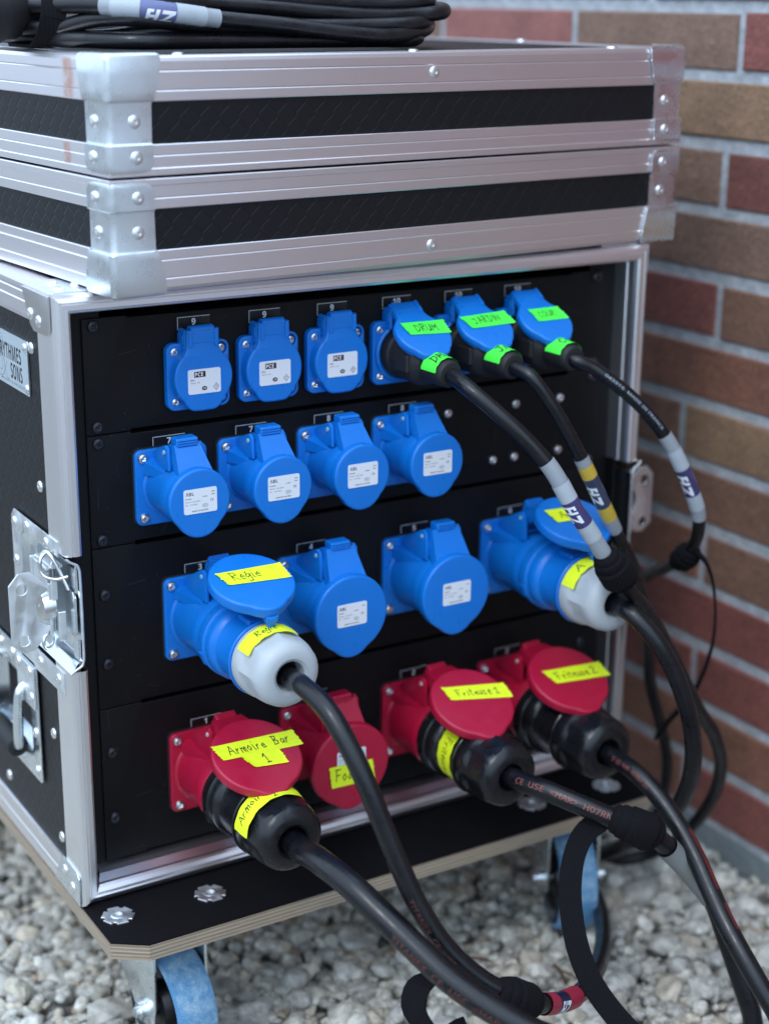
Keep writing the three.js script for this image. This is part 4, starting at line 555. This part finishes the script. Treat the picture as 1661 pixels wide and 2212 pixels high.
// -- big round plugs
{
  const t = thing('regie_cable', 'thick black cable with blue plug and pale grey gland taped Régie', 'cable', [81.5, -246, 60]);
  const r = 7.4, R1 = run([[81.5, -246, 118], [81.5, -246.5, 152]], [[655, 1482, 1160], [708, 1535, 1138], [755, 1615, 1130], [793, 1697, 1130], [830, 1790, 1136], [864, 1872, 1142], [908, 1965, 1150], [962, 2045, 1158], [1025, 2105, 1165], [1085, 2142, 1172], [1145, 2165, 1190], [1205, 2166, 1230], [1258, 2140, 1290], [1292, 2085, 1370], [1303, 2020, 1450], [1292, 1955, 1530], [1265, 1905, 1600], [1225, 1870, 1660]]);
  jacket(t, R1, r); const s = bigPlug(t, [81.5, -245.5, 0], M.blue, M.grey);
  G(s, 'tape_label', cyl((z) => z < 121 ? 29.1 : 29.3 - (z - 121) * .1, 115, 131, 150, 52), tape('y', 360, 120, (x) => pen(x, "Re'gie", 110, 80, 46, 5)), true);
  printed(t, R1, r, 890, 1930, 190, pHarDim, false, .9, .5);
  strapWrap(t, R1, r, [1075, 2138], [1150, 2166], 7);
  sleeve(t, R1, r, [1172, 2168], [1190, 2168], M.tapeRed, 'tape_band', .9); sleeve(t, R1, r, [1189, 2168], [1214, 2164], hzDark, 'sleeve_label', .8, -.8); sleeve(t, R1, r, [1213, 2164], [1240, 2152], M.tapeRed, 'tape_band', .9);
  const pts = [[1010, 2215, 1168], [960, 2235, 1166], [915, 2215, 1164], [893, 2175, 1164], [905, 2130, 1166], [945, 2108, 1172], [990, 2112, 1180]].map((a) => P(...a));
  G(t, 'strap_tail', ribbon(pts, Array.from({ length: 7 }, () => V(.35, .25, .9)), 22, 1.8), M.velcro);
}
{
  const t = thing('amp_cable', 'thick black cable with blue plug and grey gland, curving down beside the wall', 'cable', [381.5, -246, 60]);
  const r = 7.4, R1 = run([[381.5, -246, 118], [381.5, -246.5, 152]], [[1362, 1325, 1326], [1412, 1378, 1322], [1452, 1445, 1330], [1480, 1520, 1342], [1496, 1600, 1362], [1492, 1675, 1388], [1466, 1738, 1420], [1420, 1780, 1460], [1370, 1812, 1510], [1320, 1838, 1570], [1270, 1848, 1630]]);
  jacket(t, R1, r); const s = bigPlug(t, [381.5, -245.5, 0], M.blue, M.grey);
  G(s, 'tape_label', cyl((z) => z < 121 ? 29.1 : 29.1 - (z - 121) * .1, 112, 127, 160, 80), tape('y', 300, 120, (x) => pen(x, 'A', 120, 88, 66, 6)), true);
}
{
  const t = thing('armoire_cable', 'thickest black cable with black plug taped Armoire 1 in the red socket', 'cable', [82.5, -379, 60]);
  const r = 9.8, R1 = run([[82.5, -380, 118], [82.5, -381, 156]], [[688, 1858, 1188], [757, 1912, 1160], [828, 1980, 1146], [900, 2050, 1136], [972, 2116, 1128], [1055, 2175, 1122], [1135, 2222, 1118], [1230, 2270, 1116]], 10);
  jacket(t, R1, r); const s = bigPlug(t, [82.5, -379.5, 0], M.blackPlastic, M.blackPlastic, 1.04);
  G(s, 'tape_label', cyl((z) => z < 121 ? 30.4 : 30.6 - (z - 121) * .1, 112, 131, 178, 52), tape('y', 640, 170, (x) => { pen(x, 'Armoire', 70, 100, 74, 7, .03); pen(x, '1', 400, 150, 50, 7); }), true);
  printed(t, R1, r, 850, 2020, 210, pHarDim, false, .8, .75);
}
{
  const t = thing('friteuse_cable', 'black cable with black plug, vertical yellow tape and pale sleeve, red socket', 'cable', [282.5, -379, 60]);
  const r = 8.2, R1 = run([[282.5, -376, 118], [282.5, -376, 158]], [[1175, 1706, 1306], [1245, 1735, 1296], [1315, 1764, 1292], [1375, 1788, 1292], [1416, 1808, 1300], [1452, 1842, 1314], [1498, 1892, 1328], [1541, 1950, 1336], [1566, 2020, 1338], [1590, 2090, 1340], [1620, 2180, 1342], [1640, 2240, 1344]], 9);
  jacket(t, R1, r); const s = bigPlug(t, [282.5, -378, 0], M.blackPlastic, M.blackPlastic, 1.04);
  G(s, 'tape_label', cyl(() => 28.1, 82.5, 101, 132, 236, true), tape('y', 560, 170, (x) => pen(x, 'Friteuse 1', 50, 110, 72, 7)), true);
  printed(t, R1, r, 1128, 1682, 150, pHar, false, .95, .1);
  strapWrap(t, R1, r, [1318, 1764], [1418, 1812], 7);
  sleeve(t, R1, r, [1440, 1832], [1536, 1944], M.sleevePale, 'pale_sleeve', 1.2);
  G(t, 'strap_tail', ribbon([[1300, 1770, 1300], [1262, 1800, 1302], [1240, 1848, 1300], [1231, 1915, 1294], [1236, 1990, 1286], [1252, 2062, 1278], [1282, 2130, 1270], [1325, 2190, 1262], [1375, 2245, 1256]].map((a) => P(...a)), [V(.5, .1, .9), V(.6, 0, .8), V(.55, .1, .8), V(.6, .1, .7), V(.7, .15, .6), V(.8, .25, .5), V(.85, .3, .4), V(.85, .3, .3), V(.85, .3, .3)], 18, 2), M.velcro);
}
{
  const t = thing('fryer_cable', 'black cable with a red printed strip from the red socket beside the aluminium edge', 'cable', [382.5, -379, 60]);
  const r = 7.9, R1 = run([[382.5, -380, 118], [382.5, -381, 157]], [[1372, 1668, 1356], [1424, 1724, 1340], [1466, 1786, 1326], [1502, 1852, 1312], [1532, 1920, 1298], [1564, 1990, 1284], [1608, 2072, 1270], [1664, 2168, 1260], [1725, 2262, 1255]], 9);
  jacket(t, R1, r); bigPlug(t, [382.5, -379.5, 0], M.blackPlastic, M.blackPlastic, 1.04);
  printed(t, R1, r, 1335, 1638, 60, pHar, false, .8, .2);
  { const s0 = R1.near(pixDepth(R1, 1480, 1800)), a = R1.face(s0) - 1.05; G(t, 'printed_strip', R1.skin(s0, s0 + 52, r + .12, { a0: a - .3, a1: a + .3, m: 5, step: 3 }), pTit, true); G(t, 'printed_strip', R1.skin(s0 + 64, s0 + 86, r + .12, { a0: a - .25, a1: a + .25, m: 5, step: 3 }), pRed, true); }
}

// ---------------------------------------------------------------- the two covers stacked on the case
const YAW = 4.6 * DEG, LID_W = 543, LID_D = 496;
function cover(label, y, flip) {
  const t = thing('case_lid', label, 'case lid', [-6, y, 60], 'case lids stacked on the flight case', YAW), f = flip ? (v) => 80 - v : (v) => v;
  const outer = [[.5, 50], [0, 50.6], [0, 56.5], [.5, 57.2], [0, 58], [0, 69.5], [.5, 70.2], [0, 71], [0, 76.5], [.9, 79], [3, 80], [26, 80], [26, 78.6], [2.6, 78], [2.6, 50]], inner = [[.5, 21.4], [0, 20.8], [0, 14.5], [.5, 13.8], [0, 13], [0, 5.5], [-.8, 4.8], [-.8, 1], [0, .2], [3, .2], [2.6, 21.4]];
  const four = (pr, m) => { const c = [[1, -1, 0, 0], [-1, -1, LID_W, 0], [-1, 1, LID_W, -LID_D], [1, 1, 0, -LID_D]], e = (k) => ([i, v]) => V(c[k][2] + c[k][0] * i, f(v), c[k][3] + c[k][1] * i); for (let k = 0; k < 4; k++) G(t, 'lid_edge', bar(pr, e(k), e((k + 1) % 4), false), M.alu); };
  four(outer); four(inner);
  const yy = (a, b) => [Math.min(f(a), f(b)), Math.max(f(a), f(b))];
  const [ya, yb] = yy(19, 52), [yc, yd] = yy(77, 79.2);
  for (const g of [box(1.8, LID_W - 1.8, ya, yb, -8, -1.8), box(1.8, LID_W - 1.8, ya, yb, -LID_D + 1.8, -LID_D + 8), box(1.8, 8, ya, yb, -LID_D + 8.1, -8.1), box(LID_W - 8, LID_W - 1.8, ya, yb, -LID_D + 8.1, -8.1)]) G(t, 'black_band', g, M.hex);
  G(t, 'outer_panel', box(20, LID_W - 20, yc, yd, -LID_D + 20, -20), M.hex);
  const lv = [[81.6, 26, -14], [82.2, 34, -5], [82, 38, -.6], [81, 40, 1], [78.6, 40.4, 1.7], [68, 39.4, 1.9], [57, 36.6, 1.8], [51.4, 34.8, 1.7], [50.6, 34.4, 1.4], [50, 34, .3], [48.5, 33.4, .1], [24, 33, .1], [22.6, 33, .2], [22, 33, 1.5], [21.4, 33, 1.9], [9, 33, 1.9], [5.5, 31.5, 1.9], [3.4, 28, 1.8], [2.6, 22, 1.6], [2.4, 20, .2]];
  const sec = (v, w, o) => { const p = [], r = 4.2; if (o > 0) p.push([w, o - 1.2]); else p.push([w, o - .4]); p.push([w, o]); for (let i = 0; i <= 6; i++) { const a = Math.PI / 2 + i * Math.PI / 12; p.push([r - o + Math.cos(a) * r, -(r - o) + Math.sin(a) * r]); } p.push([-o, -w]); p.push([-o + (o > 0 ? 1.2 : .4), -w]); return p; };
  for (const [sx, sz] of [[1, 1], [-1, 1], [1, -1], [-1, -1]]) G(t, 'ball_corner', rings(lv.map(([v, w, o]) => sec(v, w, o).map(([a, b]) => V(sx > 0 ? a : LID_W - a, f(v), sz > 0 ? b : -LID_D - b))), false, .36), M.zinc);
  for (const v of [37, 13]) for (const sx of [0, 1]) { const d = v > 20 ? .3 : 2.1; share(t, 'rivet', rivetG, M.rivet, [sx ? LID_W - 20 : 20, f(v), d], [0, 0, 0]); share(t, 'rivet', rivetG, M.rivet, [sx ? LID_W + d : -d, f(v), -20], [0, sx ? Math.PI / 2 : -Math.PI / 2, 0]); }
  share(t, 'rivet', rivetG, M.rivet, [276, f(65), 0], [0, 0, 0]);
  if (!flip) for (const [x, z] of [[262, -9], [60, -9], [470, -12], [LID_W - 12, -200]]) share(t, 'rivet', rivetG, M.rivet, [x, f(80), z], [-Math.PI / 2, 0, 0]);
  return t;
}
const orangePatchM = STD({ color: C(.55, .20, .075), roughness: .7, transparent: true, alphaMap: dtex(128, 128, (u, v, i, j) => cl((.30 + fbm(u, v, 4, 71) * .3 + .12 * (white[j * 256 + i] - .5)) * Math.min(1, 3 * u, 3 * (1 - u)))) });  // faint mottled orange tint for the lid side, fading at both ends
const orangePatch = (t, y0, y1, z0, z1) => { const m = G(t, 'orange_patch', new THREE.PlaneGeometry(z1 - z0, y1 - y0).rotateY(-Math.PI / 2).translate(-.35, (y0 + y1) / 2, (z0 + z1) / 2), orangePatchM, true); return m; };
cover('lower case lid with aluminium edges lying outer face down on the flight case', 25, true);
{ const t = cover('upper case lid with aluminium edges carrying the coiled black cable', 106.3, false); orangePatch(t, 51, 78, -68, -48); orangePatch(t, 1, 20, -72, -58); }

// ---------------------------------------------------------------- the coiled cable on the lids
{
  const yt = 187.6, t = thing('coiled_cable', 'coiled black cable tied with a strap on the upper case lid', 'coiled cable', [150, yt, -60]);
  const r = 5.9, dep = (u) => u < 300 ? 1172 + (300 - u) * .12 : 1172 + .2 * (u - 300);
  const loops = [[[190, 86], [304, 90], [430, 90], [560, 91], [700, 92], [820, 91], [890, 86]], [[150, 83], [237, 80], [338, 66], [440, 60], [560, 66], [700, 76], [800, 80], [880, 74]], [[128, 62], [203, 42], [304, 40], [389, 50], [500, 55], [640, 57], [780, 56], [905, 50]], [[150, 10], [300, 2], [486, 10], [600, 18], [681, 26], [811, 34], [900, 32], [948, 28]], [[135, -25], [300, -22], [500, -12], [640, 2], [800, 9], [915, 4]], [[150, -52], [330, -48], [520, -40], [720, -28], [890, -26]]];
  loops.forEach((l, k) => { const off = [2, 8, 0, 4, 10, 6][k], f = l.map(([u, v]) => { const p = P(u, v, dep(u) + off); p.y = Math.max(p.y, yt + r + .4); return p; }), e = f[f.length - 1], a = f[0], d = 112 + 9 * k, b = f.map((p, i) => V(p.x + 4 * Math.sin(i * 2 + k), Math.max(yt + r + .4, p.y + 5 * Math.sin(i * 1.3 + k)), p.z - d + 6 * Math.cos(i + k))).reverse();
    const g = new Run([...f, V(e.x + 16, e.y + 2, e.z - 18), V(e.x + 27, e.y + 3, e.z - d * .5), V(e.x + 16, e.y + 2, e.z - d + 18), ...b, V(a.x - 16, a.y + 1, a.z - d + 18), V(a.x - 24, a.y + 1, a.z - d * .5), V(a.x - 14, a.y, a.z - 16), f[0].clone()], 5); jacket(t, g, r); });
  // the end that lies along the front, with its sleeve
  const R2 = run([], [[40, 16, 1200], [110, 13, 1190], [180, 11, 1180], [250, 14, 1170], [350, 24, 1172], [470, 40, 1196], [616, 55, 1224], [746, 72, 1250], [850, 78, 1274], [905, 68, 1300], [925, 55, 1340], [900, 45, 1400], [800, 40, 1410]]);
  jacket(t, R2, r);
  sleeve(t, R2, r, [222, 12], [252, 14], M.sleeveClear); sleeve(t, R2, r, [248, 14], [300, 18], M.sleeveGrey, 'cable_sleeve', 1.2); sleeve(t, R2, r, [296, 18], [382, 30], hzLilac, 'sleeve_label', 1, -.9); sleeve(t, R2, r, [380, 29], [436, 37], M.sleeveGrey, 'cable_sleeve', 1.2); sleeve(t, R2, r, [434, 37], [474, 43], M.sleeveClear);
  // plug at the end and the strap round the bundle
  const o = P(36, 34, 1208), q = new THREE.Quaternion().setFromUnitVectors(V(0, 0, 1), V(-.8, -.05, .35).normalize());
  G(t, 'plug', [loft([{ z: -28, rx: 8 }, { z: -22, rx: 11 }, { z: -8, rx: 13 }, { z: 0, rx: 17 }, { z: 6, rx: 20 }, { z: 22, rx: 20.5 }, { z: 24, rx: 22.5 }, { z: 40, rx: 22.5 }, { z: 41, rx: 18 }])].map((g) => g.applyQuaternion(q).translate(o.x, o.y + 4, o.z)), M.rubberPlug);
  const sc = P(105, 40, 1192), ring = []; for (let i = 0; i <= 28; i++) { const a = i / 28 * 2 * Math.PI; ring.push(V(sc.x + 6 * Math.sin(a), Math.max(yt + 1.6, 209 + 27 * Math.sin(a)), sc.z - 26 + 36 * Math.cos(a))); }
  G(t, 'hook_strap', ribbon(ring, ring.map(() => V(1, 0, .15)), 18, 2.4), M.velcro);
}

scene.traverse((o) => { if (o.isMesh) { o.castShadow = true; o.receiveShadow = true; } });
renderer.setSize(768, 1024);
renderer.render(scene, camera);
